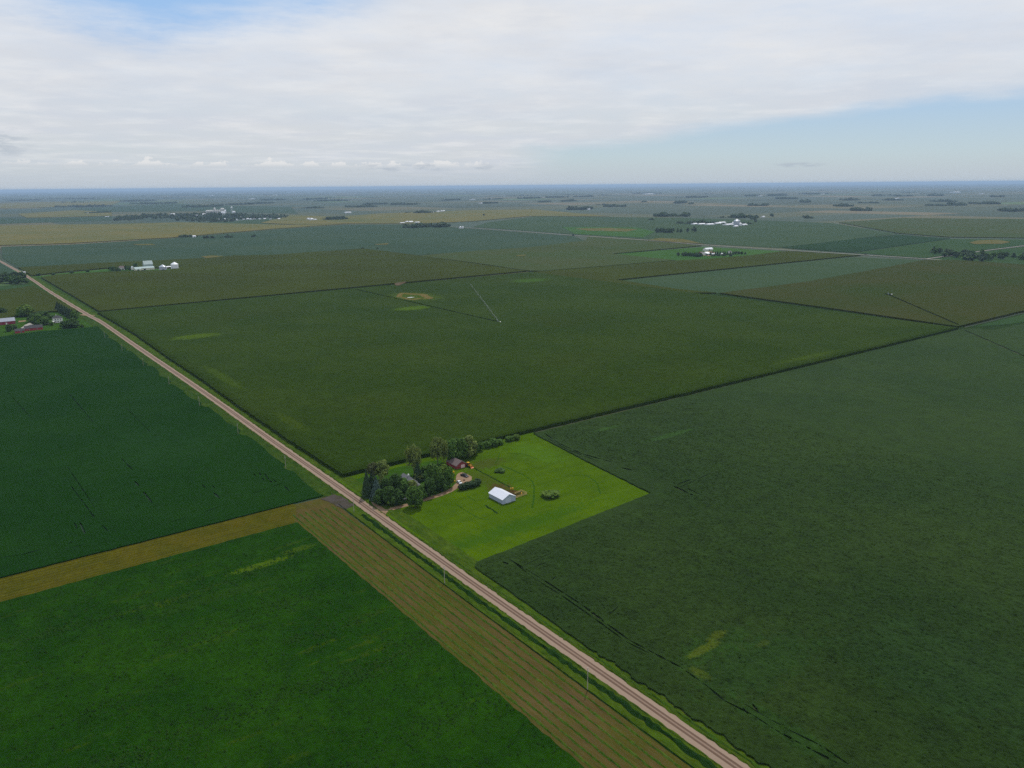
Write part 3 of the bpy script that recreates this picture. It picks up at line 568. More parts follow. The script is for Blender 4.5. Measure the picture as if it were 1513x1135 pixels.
slab('corn_field', uv((8, 789))+px((1240, 459.5), (1064, 435), (1192, 418), (1280, 402), (1364, 386))+uv((390, 1630), (8, 1630)), 2.4, M_CORND, [slot(W(12, 800), W(199, 990), 3.), [tuple(p[:2]) for p in blob(W(201, 993), 6, 7, 10)]], jit=.5, step=9, label='brown green pivot corn field at the right edge', cat='corn field')
slab('green_crop_field', uv((-1, 806), (-1, 1630), (-100, 1630), (-70, 1100), (-20, 860)), .6, M_MGRN, jit=.5, step=9, label='bright green wedge of crop at the right edge', cat='crop field')
fld('soybean_field', .8, M_TEAL, 'broad teal soybean field beyond the pale section road', 'soybean field', (700, 335.8), (720, 329), (790, 320), (1000, 322), (1113, 325.5), (1230, 330), (1325, 346), (1150, 366.6), (1045, 361), (980, 355.5), (847, 346.5), (762, 340))
def top(name, z, mat, label, cat, *pts): return slab(name, px(*pts), z, mat, jit=.8, step=12, label=label, cat=cat)
top('pasture', 1.4, M_GRN, 'light green grass patch beyond the section road near the centre', 'pasture', (830, 336), (940, 336.5), (968, 343), (950, 351.5), (850, 346.3))
top('dry_grass', 1.8, M_DRY, 'dry yellow strip of grass within the light green patch', 'dry grass', (848, 338.5), (900, 337.5), (943, 339.5), (925, 343), (868, 341.5))
top('dry_grass', 1.8, M_DRY, 'dry yellow strip of grass beside the section road', 'dry grass', (957, 355), (976, 352.5), (1010, 354), (1032, 359.5), (1040, 361), (990, 358))
fld('green_crop_field', 1.2, M_DGRN, 'very dark green crop wedge beyond the section road on the right', 'crop field', (1155, 366.8), (1245, 355.5), (1326, 347), (1404, 353), (1351, 360.5), (1259, 373.8))
fld('green_crop_field', .9, M_MGRN, 'mid green crop field behind the right grove', 'crop field', (1263, 374.2), (1352, 361), (1405, 353.5), (1513, 354.5), (1640, 352), (1513, 362.5), (1452, 370), (1366, 381.8))
top('dry_grass', 1.6, M_DRY, 'oval tan stubble patch in the field above the right grove', 'dry grass', (1432, 359), (1445, 356), (1475, 355), (1493, 358.5), (1480, 361), (1440, 361.5))
fld('soybean_field', .8, M_MGRN, 'green soybean field below the side road at the right edge', 'soybean field', (1372, 384), (1456, 372), (1513, 365), (1640, 350), (1640, 402), (1513, 393))
fld('corn_field', 2.4, M_CORNC, 'brown band of corn far off on the right', 'corn field', (1240, 329.5), (1330, 323), (1700, 326), (1700, 353), (1513, 352.5), (1400, 351), (1327, 345.5))
fld('ripe_field', 2.4, M_TAN, 'yellowish field band across the left distance', 'crop field', (-60, 335), (170, 331.5), (270, 329.2), (430, 333), (510, 331.5), (400, 339.2), (251, 352), (100, 360.5), (-40, 364.5))
fld('ripe_field', 2.4, M_TAN, 'yellowish field band left of the centre in the distance', 'crop field', (385, 330), (430, 318.5), (500, 321), (560, 316), (700, 311), (790, 310), (900, 320), (780, 320), (700, 327.5), (620, 331), (514, 331), (438, 332.5))
fld('soybean_field', .8, M_TEAL, 'teal field strip in front of the distant town', 'soybean field', (295, 330), (400, 323.5), (433, 324.5), (395, 332))
fld('soybean_field', .8, M_SOYB, 'teal field strip left of the distant town', 'soybean field', (-60, 318), (28, 323.5), (165, 320.5), (165, 326), (0, 331), (-60, 333))
fld('ripe_field', 2.4, M_TAN, 'tan field left of the distant town', 'crop field', (26, 316.5), (110, 311), (165, 314), (165, 319.5), (40, 322.5))
fld('soybean_field', .8, M_SOYB, 'blue green field behind the distant town', 'soybean field', (100, 309), (255, 301), (300, 303), (430, 306), (440, 316), (300, 312), (165, 313.5))
fld('ripe_field', 2.4, M_TAN, 'pale tan field high on the left near the horizon', 'crop field', (-60, 303), (60, 299), (180, 297.5), (165, 303), (30, 308), (-60, 309))
fld('corn_field', 2.4, M_CORNB, 'olive field beyond the left bend of the gravel road', 'corn field', (-300, 480), (0, 474), (60, 462), (116, 462), (50, 424), (0, 431), (-300, 455))
fld('soybean_field', .8, M_MGRN, 'green field strip below the left grove', 'soybean field', (-300, 452), (0, 430.4), (49, 423.2), (44, 420.6), (0, 423), (-300, 440))
fld('soybean_field', .8, M_SOYB, 'teal field left of the gravel road above the grove', 'soybean field', (-300, 420), (0, 404), (30, 406), (-6, 386), (-60, 358), (-300, 370))
top('bare_ground', 1.6, M_PALE, 'narrow pale bare strip near the far left farm', 'bare ground', (32, 400.5), (48, 398.3), (67, 397), (58, 399), (40, 401.2))
top('bare_ground', 3.0, M_SOIL, 'tan bare spot at the far edge of the main corn field', 'bare ground', (583, 421), (600, 418.5), (597, 421), (590, 424.5), (584, 424))
top('pasture', 1.4, M_DRY, 'small pale grass spot with puddles in the blue green field', 'grass', (297, 380), (310, 378.3), (330, 379), (328, 381.5), (305, 382))
top('pasture', 1.4, M_DRY, 'thin pale grass streak in the left blue green field', 'grass', (196, 361.5), (225, 361), (230, 362.6), (205, 363))
top('pasture', 1.4, M_DRY, 'small pale grass streak in the middle of the blue green field', 'grass', (553, 361.5), (575, 359.8), (572, 362), (557, 362.3))
top('dry_grass', 3.0, M_DRY, 'tan grass streak in the brownish corn field', 'dry grass', (762, 379), (778, 378), (776, 380), (765, 380.4))
# ------------------------------------------------------------------ trees
L_DARK = leafmat('leaf_dark', (.028, .062, .013), (.054, .104, .022))
L_MID = leafmat('leaf_mid', (.040, .092, .014), (.082, .150, .024))
L_LIGHT = leafmat('leaf_light', (.056, .108, .012), (.098, .150, .020))
L_OLIVE = leafmat('leaf_olive', (.092, .136, .030), (.165, .205, .048))
L_BROWN = leafmat('leaf_brown', (.050, .066, .024), (.086, .096, .036))
L_SPRUCE = leafmat('needle_green', (.015, .034, .014), (.034, .060, .024), .1)
L_BLUE = leafmat('needle_blue', (.034, .062, .050), (.056, .088, .074), .1)
L_FAR = leafmat('leaf_far', (.028, .054, .024), (.056, .086, .036), .15)
BARK = plain('bark', (.075, .060, .048), .25, 3., .9, .1)
def quad(mb, c, nrm, s, r, asp=1.):
    x = nrm.orthogonal().normalized(); y = nrm.cross(x); a = r.random()*2*PI
    u = (x*math.cos(a)+y*math.sin(a))*s; v = (y*math.cos(a)-x*math.sin(a))*s*asp
    b = nrm*s*.25*(r.random()-.5)
    mb.add([c-u-v+b, c+u-v*.8-b, c+u*.9+v+b, c-u*.8+v*1.1-b], [(0, 1, 2, 3)])
def rv(r):
    while True:
        v = Vector((r.uniform(-1, 1), r.uniform(-1, 1), r.uniform(-1, 1)))
        if .1 < v.length < 1: return v
def crown_blobs(seed, n, size, lobes=9, lo=.16, hi=1., spread=.33, gap=.12, lobe=.2):
    """unit tree: height 1, crown about 1 wide"""
    r = random.Random(seed); mb = MB(); bl = []
    for i in range(lobes):
        t = (i+.5)/lobes; z = lo+lobe*.8+(hi-lobe*1.6-lo)*t+r.uniform(-.04, .04); w = spread*math.sin(PI*min(1, .25+.68*t))**.8
        a = i*2.4+r.random(); rr = w*r.uniform(.5, 1.1); bl.append((Vector((math.cos(a)*rr, math.sin(a)*rr, z)), lobe*r.uniform(.75, 1.2)))
    bl.append((Vector((0, 0, hi-lobe)), lobe*.95)); bl.append((Vector((0, 0, (lo+hi)/2)), lobe*1.35))
    tot = sum(b[1]**2 for b in bl)
    for c, rad in bl:
        for _ in range(int(n*rad*rad/tot)):
            d = rv(r).normalized(); k = r.uniform(.62, 1.06)
            if r.random() < gap: k = r.uniform(1., 1.25)
            p = c+Vector((d.x*rad*k, d.y*rad*k, d.z*rad*k*.85))
            if p.z < lo*.8: continue
            nn = (d+rv(r)*.75+Vector((0, 0, .25))).normalized(); quad(mb, p, nn, size*r.uniform(.55, 1.25), r)
    return mb
def crown_conifer(seed, n, size, w=.5, base=.06):
    r = random.Random(seed); mb = MB()
    for i in range(n):
        t = r.random()**.75; z = 1-(1-base)*t; lay = math.floor(z*13)/13
        rad = w*.5*t**.85*(1-.5*(z-lay)*13*.55); a = r.random()*2*PI
        k = r.uniform(.45, 1.08); p = Vector((math.cos(a)*rad*k, math.sin(a)*rad*k, z-.03*k))
        quad(mb, p, (Vector((math.cos(a), math.sin(a), 1.1))+rv(r)*.6).normalized(), size*r.uniform(.5, 1.15)*(1-.35*(1-t)), r, .7)
    return mb
def crown_willow(seed, n, size):
    r = random.Random(seed); mb = MB(); lo = .2
    heads = [(Vector((r.uniform(-.3, .3), r.uniform(-.3, .3), r.uniform(.55, .86))), r.uniform(.12, .2)) for _ in range(8)]+[(Vector((0, 0, .86)), .15), (Vector((-.3, 0, .72)), .13), (Vector((.28, .1, .66)), .14)]
    for c, rad in heads:
        for _ in range(n//len(heads)):
            d = rv(r).normalized(); p = c+d*rad*r.uniform(.5, 1.1)
            if r.random() < .55: p.z -= r.random()**1.4*.34
            if p.z < lo: continue
            quad(mb, p, (Vector((d.x, d.y, .25))+rv(r)*.6).normalized(), size*r.uniform(.5, 1.1), r, 1.5)
    return mb
def crown_shrub(seed, n, size, lobes=6):
    r = random.Random(seed); mb = MB(); bl = [(Vector((r.uniform(-.28, .28), r.uniform(-.28, .28), r.uniform(.3, .62))), r.uniform(.22, .34)) for _ in range(lobes)]+[(Vector((0, 0, .5)), .42)]
    for c, rad in bl:
        for _ in range(n//len(bl)):
            d = rv(r).normalized(); p = c+d*rad*r.uniform(.7, 1.1)
            if p.z < .02: p.z = .02+.1*r.random()
            quad(mb, p, (d+rv(r)*.7+Vector((0, 0, .3))).normalized(), size*r.uniform(.6, 1.2), r)
    return mb
def trunk_mb(seed, h=.5, r0=.028, limbs=6):
    r = random.Random(seed); mb = MB(); pts = [Vector((0, 0, -.01))]; k = 5
    for i in range(1, k+1): pts.append(Vector((r.uniform(-.02, .02)*i/k, r.uniform(-.02, .02)*i/k, h*i/k)))
    for i in range(k): mb.tube(pts[i], pts[i+1], r0*(1-.14*i), r0*(1-.14*(i+1)), 7, i in (0, k-1))
    for j in range(limbs):
        a = j*2.4+r.random(); b = pts[2+j % 4]; e = b+Vector((math.cos(a)*.24, math.sin(a)*.24, .2+.12*r.random()))
        m_ = b.lerp(e, .5)+Vector((0, 0, -.02)); mb.tube(b, m_, r0*.5, r0*.34, 5, False); mb.tube(m_, e, r0*.34, r0*.12, 5)
    return mb
PROTO = {}
def proto(kind, i):
    key = (kind, i)
    if key not in PROTO:
        s = hash_(kind)+i*17
        cm = {'round': lambda: crown_blobs(s, 2600, .040, 11, .05), 'tall': lambda: crown_blobs(s, 2300, .036, 12, .14, 1., .30, .14, .17), 'loose': lambda: crown_blobs(s, 1300, .038, 11, .2, 1., .38, .3, .15),
            'conifer': lambda: crown_conifer(s, 1700, .075, 1.1), 'column': lambda: crown_conifer(s, 1700, .07, 1.05, .02), 'willow': lambda: crown_willow(s, 1900, .030), 'shrub': lambda: crown_shrub(s, 700, .085),
            'farround': lambda: crown_blobs(s, 230, .12, 7), 'farconifer': lambda: crown_conifer(s, 200, .15, 1.), 'farshrub': lambda: crown_shrub(s, 110, .2, 4)}[kind]()
        t_ = trunk_mb(s, .45 if 'shrub' not in kind else .3, .028 if 'conifer' not in kind and kind != 'column' else .022)
        PROTO[key] = (cm.mesh('crown', False), t_.mesh('trunk'), cm, t_)
        for me in PROTO[key][:2]: me.materials.append(None)
    return PROTO[key]
def hash_(s): return sum(ord(c)*(i+3) for i, c in enumerate(s))
def setmat(o, m, i=0):
    o.material_slots[i].link = 'OBJECT'; o.material_slots[i].material = m
NAMES = {'round': 'deciduous_tree', 'tall': 'deciduous_tree', 'loose': 'deciduous_tree', 'conifer': 'spruce_tree', 'column': 'cedar_tree', 'willow': 'willow_tree', 'shrub': 'shrub', 'farround': 'tree', 'farconifer': 'spruce_tree', 'farshrub': 'shrub'}
TC = [0]
def tree_at(p, h, w, kind, mat, label, cat=None, group=None, split=True):
    TC[0] += 1; cm, tm, c_, t_ = proto(kind, TC[0] % 3)
    name = NAMES[kind]; cat = cat or ('shrub' if 'shrub' in kind else 'tree')
    rz = TC[0]*2.399
    if split:
        r_ = empty(name, p, rz); r_.scale = (w, w, h)
        a = bpy.data.objects.new('trunk', tm); C.objects.link(a); a.parent = r_; setmat(a, BARK)
        b = bpy.data.objects.new('crown', cm); C.objects.link(b); b.parent = r_; setmat(b, mat)
    else:
        key = ('one', kind, TC[0] % 3)
        if key not in PROTO:
            mb = MB(); mb.add(c_.v, c_.f); mb.m = 1; mb.add(t_.v, t_.f); me = mb.mesh('tree', False); me.materials.append(None); me.materials.append(None); PROTO[key] = me
        r_ = bpy.data.objects.new(name, PROTO[key]); C.objects.link(r_); r_.location = p; r_.rotation_euler = (0, 0, rz); r_.scale = (w, w, h); setmat(r_, mat, 0); setmat(r_, BARK, 1)
    return tag(r_, label, cat, group)
def tree(b, ty, wpx, kind, mat, label, group=None, cat=None):
    return tree_at(P(*b), max(1.2, hgt(b, ty)), wid(b, wpx), kind, mat, label, cat, group)
# -- the near farmstead
tree((543, 734), 694, 19, 'column', L_SPRUCE, 'very dark narrow cedar at the left end of the farm grove')
tree((550, 731), 697, 18, 'column', L_SPRUCE, 'dark cedar second from the left end of the farm grove')
tree((557, 739), 704, 20, 'conifer', L_BLUE, 'blue grey spruce near the left end of the farm grove')
tree((565, 722), 695, 14, 'conifer', L_OLIVE, 'slim olive spruce standing behind the blue grey one')
tree((553, 709), 683, 24, 'loose', L_BROWN, 'brownish bush like tree at the back left corner of the farmstead')
tree((565, 710), 681, 25, 'loose', L_OLIVE, 'thin brownish tree beside the corn at the back left of the farmstead')
tree((563, 745), 722, 24, 'round', L_DARK, 'low dark tree nearest the gravel road corner')
tree((576, 746), 718, 25, 'round', L_DARK, 'dark round tree at the front of the farm grove beside the driveway')
tree((588, 745), 722, 22, 'round', L_DARK, 'dark tree in the front row left of the big tree on the driveway')
tree((590, 733), 704, 23, 'tall', L_DARK, 'dark tall tree hiding the left gable of the farmhouse')
tree((578, 733), 708, 20, 'round', L_DARK, 'dark middle tree among the front left of the farm grove')
tree((600, 738), 714, 19, 'tall', L_DARK, 'dark narrow tree right in front of the farmhouse')
tree((584, 730), 699, 24, 'round', L_DARK, 'dark tree rising behind the front row left of the farmhouse')
tree((597, 733), 707, 23, 'round', L_MID, 'green tree pressing against the front of the farmhouse')
tree((608, 731), 709, 22, 'round', L_OLIVE, 'grey green tree between the farmhouse and its wing')
tree((622, 737), 716, 20, 'round', L_MID, 'rounded tree in front of the low farmhouse wing')
tree((635, 733), 706, 22, 'round', L_DARK, 'dark tree on the lawn between the wing and the driveway')
tree((571, 733), 705, 22, 'round', L_DARK, 'dark tree behind the nearest corner tree of the grove')
tree((686, 672), 647, 22, 'round', L_MID, 'green tree squeezed behind the middle of the back row')
tree((710, 666.5), 653, 13, 'round', L_MID, 'small rounded tree between back row and back hedge')
tree((614, 750), 717, 27, 'round', L_MID, 'big round green tree overhanging the driveway')
tree((617, 712), 698, 15, 'loose', L_OLIVE, 'pale olive small tree touching the farmhouse roof')
tree((612, 703), 655, 30, 'willow', L_OLIVE, 'tall airy olive willow left of the red shed')
tree((618, 711), 682, 18, 'conifer', L_SPRUCE, 'layered dark spruce under the tall airy willow')
tree((641, 722), 684, 30, 'round', L_MID, 'large leafy tree behind the right end of the farmhouse')
tree((630, 706), 688, 20, 'round', L_MID, 'half hidden green tree between the layered spruce and the large leafy tree')
tree((654, 713), 685, 24, 'round', L_LIGHT, 'yellow green tree in front of the red shed')
tree((664, 720), 690, 20, 'tall', L_MID, 'leafy tree at the edge of the gravel parking place')
tree((652, 726), 702, 20, 'round', L_DARK, 'dark lower tree on the lawn left of the white car')
tree((647, 687), 646, 26, 'willow', L_OLIVE, 'olive willow at the left end of the back row')
tree((656, 685), 650, 22, 'willow', L_OLIVE, 'olive willow beside the red shed roof')
tree((668, 684), 649, 25, 'round', L_MID, 'dark green broad tree right behind the red shed')
tree((679, 680), 646, 26, 'round', L_MID, 'broad tree in the middle of the back row')
tree((692, 675), 643, 28, 'round', L_OLIVE, 'dull olive broad tree near the right end of the back row')
tree((702, 671), 652, 15, 'round', L_MID, 'small tree at the right end of the back row')
for i, (x, y, ty, w, lb) in enumerate(((719, 662, 651, 12, 'first rounded bush in the back hedge, next to the tree row'), (729, 659.5, 646.5, 14, 'tallest rounded bush in the back hedge'), (738.5, 657, 648, 11, 'small bush in the middle of the back hedge'),
    (752, 652, 644, 13, 'flat bush right of the gap in the back hedge'), (763, 650, 641, 11, 'last light green bush at the right end of the back hedge'))):
    tree((x, y), ty, w, 'shrub', L_MID if i < 4 else L_LIGHT, lb, 'bushes of the back hedge')
for i, (x, y, w, lb) in enumerate(((683.5, 724, 11, 'dark shrub at the driveway end of the hedge by the parking place'), (689, 722.5, 11, 'second dark shrub of the hedge by the parking place'), (695, 721, 12, 'middle dark shrub of the hedge by the parking place'),
    (701, 719.5, 12, 'fourth dark shrub of the hedge by the parking place'), (706.5, 717.5, 11, 'dark shrub at the lawn end of the hedge by the parking place'))):
    tree((x, y), y-10.5, w, 'shrub', L_SPRUCE, lb, 'dark hedge shrubs by the parking place')
tree((814, 734.5), 725, 25, 'shrub', L_LIGHT, 'wide clump of tall broad leaved weeds on the lawn right of the white barn')
tree((739, 697), 691.5, 15, 'shrub', L_DARK, 'low dark weed clump on the lawn behind the barn')
tree((548, 722), 707, 12, 'shrub', L_DARK, 'dark bush behind the cedars at the left of the farm grove')
for a in ((530, 697, 6), (524, 699, 5)): tree((a[0], a[1]), a[1]-5, a[2]*2, 'shrub', L_DARK, 'low dark bush at the corn edge left of the brownish trees', 'bushes at the corn edge')
# -- trees of the left farm
for b, ty, w, kd, mt, lb in (((38, 467), 449, 22, 'round', L_LIGHT, 'light green round tree behind the long red barn'), ((33, 468), 456, 14, 'round', L_MID, 'mid green tree at the left of the light round one'), ((62, 472), 460, 26, 'round', L_DARK, 'wide dark tree left of the white two storey house'),
    ((50, 476), 463, 16, 'round', L_DARK, 'dark tree above the pale yard of the left farm'), ((57, 480), 464, 18, 'round', L_MID, 'mid green tree behind the larger red shed'), ((68, 480), 468, 14, 'round', L_MID, 'leafy tree touching the left wall of the white house'),
    ((99, 484.5), 473, 19, 'round', L_DARK, 'low dark tree in front of the white house'), ((107, 484), 470, 20, 'round', L_DARK, 'dark tree between the white house and the road'), ((111, 475), 458, 13, 'tall', L_MID, 'paler tree by the road at the left farm'),
    ((13, 490), 479, 8, 'shrub', L_DARK, 'small dark bush left of the small red shed'), ((21, 487), 479, 6, 'shrub', L_DARK, 'tiny bush just left of the small red shed'), ((121.5, 484), 478, 5, 'shrub', L_MID, 'tiny bush near the road right of the left farm'), ((3, 464), 454, 14, 'round', L_DARK, 'dark tree at the left border behind the long red barn'), ((76, 481), 474, 6, 'shrub', L_MID, 'small bush at the porch of the white house')):
    tree(b, ty, w, kd, mt, lb)
for i in range(7):
    k = i/6; tree((86+22*k, 459+13*k), 445+12*k, 10, 'column', L_SPRUCE, 'dark cedar in the slanting row beside the gravel road at the left farm', 'cedars beside the road')
def fartree(x, y, hpx, w, mat=None, kind='farround', label='', group=None):
    h = max(2.5, hgt((x, y), y-hpx)); return tree_at(P(x, y), h, wid((x, y), w), kind, mat or L_FAR, label, None, group, False)
for i in range(20):
    x = R.uniform(-2, 33); fartree(x, 420.5-R.uniform(0, 9)-(x > 24)*(0)+max(0, (x-20))*.12, R.uniform(9, 13), R.uniform(9, 13), R.choice((L_SPRUCE, L_DARK, L_FAR)), label='dark tree in the dense left grove beside the gravel road', group='trees of the left grove')
fartree(37, 419.5, 8, 10, L_DARK, label='single dark tree at the roadside end of the left grove')
for x, y in ((57, 407.5), (79.5, 406.5), (106, 404), (130, 402)): fartree(x, y, 4, 4.5, L_DARK, 'farshrub', 'small dark tree in the line leading to the far left farm', 'trees along the field line')
for x, y, h_, w in ((164, 400, 6, 7), (168, 400.5, 7, 7), (172, 401, 5, 7), (176, 401, 5, 6), (187, 400, 8, 5), (191, 400.5, 8, 6), (242, 401, 3, 4), (205, 401.5, 3, 4), (211, 401.8, 3, 4)): fartree(x, y, h_, w, L_DARK, 'farround', 'small dark tree in front of the white buildings of the far left farm', 'trees at the far left farm')
fartree(200.5, 397.5, 9, 8, L_MID, label='green tree left of the tall grey green barn')
# -- the right grove and the farms across the section road
for i in range(60):
    s = R.random(); x = 1379+150*s; lo = 378+9.5*min(1, s*2.2)-max(0, s-.5)*7; up = 372.5+4*s
    fartree(x, R.uniform(up+1, lo), R.uniform(6, 9.5), R.uniform(7, 11), R.choice((L_FAR, L_DARK, L_FAR, L_SPRUCE, L_MID)), R.choice(('farround', 'farround', 'farconifer')), 'tree in the long dark grove beside the section road on the right', 'trees of the right grove')
for i in range(26):
    x = 997+40*R.random(); fartree(x, 377+R.random()*1.5+(x-997)*.045, 5.5, 5.5, R.choice((L_FAR, L_DARK)), label='tree in the dark windbreak left of the white roofed farm', group='trees of the windbreak')
for x in (1050, 1053, 1057, 1060, 1064, 1068, 1071, 1075, 1079, 1083, 1087, 1091, 1096, 1101): fartree(x, 377+R.random()-(x-1050)*.03, 7-(x-1050)*.06, 5, R.choice((L_FAR, L_SPRUCE)), R.choice(('farround', 'farconifer')), label='dark tree beside the white roofed farm on its right side', group='trees right of the white roofed farm')
for i in range(12): fartree(1035+R.random()*52, 379-R.random()*1.2, 3, 4, L_FAR, label='low tree in front of the white roofed farm', group='low trees in front of the white roofed farm')
for i in range(24):
    fartree(969+R.random()*48, 344.5-R.random()*1.3, 6.5, 5, R.choice((L_FAR, L_DARK)), R.choice(('farround', 'farround', 'farconifer')), 'tree in the straight belt beyond the dry grass strip', 'trees of the straight belt')
fartree(1025.5, 343, 8, 8.5, label='single round tree right of the straight belt')
for x, y, h_, w, lb in ((715, 319, 3, 3.5, 'lone far tree left of the centre in a brown field'), (847, 349, 3, 3, 'lone bush on the pale section road'), (558, 368, 2, 4, 'bush on the far border of the olive corn field'), (536, 367.5, 2.2, 4, 'first bush on the far border of the olive corn field'), (661, 384, 2, 3.5, 'bush on the border between olive and brown corn'), (669, 385.5, 2, 2.5, 'second bush on the border between olive and brown corn'), (1279, 377, 3, 4, 'bush beside the section road at the teal wedge'), (1116, 328.5, 4, 5, 'lone far tree left of the brown band')):
    fartree(x, y, h_, w, label=lb)
# -- far groves: masses of trees no one could count
def mass(name, x0, x1, y, hpx, label, dep=None, n=None, mat=None, seed=0):
    r = random.Random(int(x0*7+y*13+seed)); a, b = P(x0, y), P(x1, y); Ln = (b-a).length; ax = (b-a).normalized(); ay = Vector((-ax.y, ax.x, 0))
    if ay.y < 0: ay = -ay
    px_ = (a.lerp(b, .5)-Vector((0, 0, HC))).length/F; tall = hpx*px_; ht = min(14., max(7., tall*.6)); D = dep if dep else max(12., min(500., (tall-ht)*(px_*F)/HC*.8))
    n = n or max(10, min(260, int(Ln*D/110))); mb = MB(); c = a.lerp(b, .5)+ay*D/2
    for i in range(n):
        s, t_ = r.uniform(-1, 1), r.uniform(-1, 1)
        if abs(s) > .8 and r.random() < .5: continue
        q = ax*s*Ln/2+ay*t_*D/2*(1-.35*s*s); h = ht*r.uniform(.65, 1.15)*(1+.35*math.sin(s*4.3+x0)+.25*math.sin(s*11+y)); w = h*r.uniform(.55, .8)
        w = max(w, Ln/n*.8)
        for k in range(16):
            d = rv(r).normalized(); p = q+Vector((d.x*w*.6, d.y*w*.6, h*.52+d.z*h*.45))
            quad(mb, p, (d+rv(r)*.4).normalized(), h*.2*r.uniform(.7, 1.3), r)
    o = mb.build(name, mat or L_FAR); o.location = c; return tag(o, label, 'grove', None, 'stuff')
GR = [(70, 136, 306.5, 3), (120, 145, 315.5, 2.5), (169, 196, 298, 3), (182, 225, 302, 3), (258, 288, 307, 5), (326, 352, 303, 2.5), (357, 382, 301.5, 2.5), (380, 392, 296.5, 3), (0, 24, 297, 3), (45, 132, 294.5, 3), (243, 278, 289, 2.5), (253, 281, 351.5, 4.5), (441, 467, 308, 2.5),
  (503, 545, 306.5, 3), (532, 557, 302.5, 2.5), (569, 606, 303, 3), (455, 488, 298, 5), (440, 456, 295, 3), (473, 502, 325.5, 5), (606, 632, 315.5, 4), (648, 663, 296.5, 2.5), (710, 729, 295, 2), (708, 724, 301, 2.5), (760, 780, 294, 4), (591, 621, 337.5, 7), (622, 658, 336.5, 7), (597, 602, 315, 2),
  (834, 867, 310.5, 5), (889, 921, 306, 3.5), (965, 1019, 320.5, 6), (1077, 1122, 322.5, 6), (1104, 1134, 304.5, 3.5), (1000, 1062, 331.5, 5.5), (1058, 1078, 322, 2), (801, 821, 292.5, 2.5), (842, 860, 291.5, 3), (792, 804, 299, 2.5), (825, 839, 298, 3), (1010, 1034, 292.5, 2.5), (993, 1008, 301, 4), (1016, 1022, 301.5, 2),
  (1096, 1110, 290, 2.5), (1127, 1154, 290, 3), (1145, 1160, 293.5, 2), (1143, 1175, 294.5, 2.5), (1181, 1196, 299.5, 4), (1239, 1269, 296.5, 5), (1233, 1264, 305.5, 4), (1260, 1290, 312, 4.5), (1303, 1335, 296.5, 3), (1377, 1416, 298.5, 3), (1367, 1429, 304.5, 2.5), (1405, 1429, 303.5, 3.5), (1439, 1484, 302, 3.5), (1486, 1530, 313, 4.5), (1190, 1204, 323, 4.5),
  (1184, 1212, 287.5, 3), (1126, 1153, 288.5, 2.5), (1284, 1300, 290, 3), (1368, 1390, 290, 3), (1462, 1483, 291.5, 2.5), (1318, 1345, 290.5, 2), (927, 965, 286.5, 2), (1110, 1118, 325, 3.5), (1140, 1144, 320, 4), (880, 900, 303, 1.5), (957, 970, 325.5, 1.5), (945, 950, 299, 2), (300, 307, 352.5, 3), (310, 317, 352.5, 2.5), (321, 334, 352, 4), (336, 341, 351.5, 3), (370, 375, 350.5, 2.5), (1269, 1300, 300.5, 2), (1062, 1115, 331.8, 3.5)]
for g_ in GR: mass('grove', *g_, 'dark far grove in the distance, one of many scattered over the plain')['group'] = 'far groves'
for i in range(48):                              # the countless thin strips towards the horizon
    y = 278.5+R.random()**1.5*17+ (756-R.uniform(0, 1))*0; x = R.uniform(-10, 1520); yy = y+(756-x)*.0085
    L_ = R.uniform(8, 46); mass('grove', x, x+L_, yy, 1.3+R.random()*1.3, 'thin dark line of far trees near the horizon', dep=R.uniform(60, 260), n=26)['group'] = 'thin far tree lines'
# ------------------------------------------------------------------ buildings
WHITE = ribbed('white_metal', (.72, .74, .78), .6, 0, .35, .5, .06); WHITEROOF = ribbed('white_roof', (.62, .64, .70), .7, 0, .4, .5, .06)
BLUEWALL = ribbed('barn_wall', (.34, .40, .50), .6, 0, .45, .4, .06); PAINTW = plain('white_paint', (.70, .70, .68), .08, .6, .6)
RED = plain('red_boards', (.30, .035, .040), .22, .5, .7); REDB = plain('red_wall', (.22, .025, .050), .2, .5, .7)
SHINGLE = plain('grey_shingles', (.115, .115, .125), .2, 1.2, .85); SHINGLER = plain('brown_shingles', (.125, .095, .095), .2, 1.2, .85); SHINGLED = plain('dark_shingles', (.042, .042, .048), .2, 1., .85)
BLUEROOF = ribbed('blue_grey_roof', (.19, .22, .28), .9, 0, .4, .5, .12); GREYGREEN = ribbed('grey_green_metal', (.30, .38, .37), 1.2, 0, .45, .5, .1); CREAM = plain('cream_wall', (.66, .64, .52), .1, .3, .7)
GALV = ribbed('galvanised_steel', (.36, .40, .46), 1.1, 2, .35, .6, .1); CONC = plain('pale_concrete', (.58, .57, .55), .1, .1, .8); PIPE = plain('dull_pipe', (.20, .23, .22), .1, .5, .6)
GLASS, t = newmat('dark_glass'); finish(t, (.02, .025, .03), .08, .6)
DOORP = plain('pink_white_door', (.70, .46, .46), .1, 1., .6); TIMBER = plain('yellow_timber', (.46, .36, .13), .15, 2., .75); POLEW = plain('weathered_pole', (.33, .30, .25), .15, 1., .85)
TYRE = plain('tyre_rubber', (.012, .012, .012), .2, 3., .9); STEEL = plain('bright_steel', (.55, .55, .55), .1, 2., .35)
CARW = plain('white_car_paint', (.62, .64, .66), .04, 1., .25, .6); CARB = plain('black_car_paint', (.010, .011, .014), .05, 1., .22, .6)
YEL = plain('yellow_paint', (.55, .32, .015), .12, 1., .4); ORANGE = plain('orange_paint', (.46, .10, .012), .15, 1., .45)
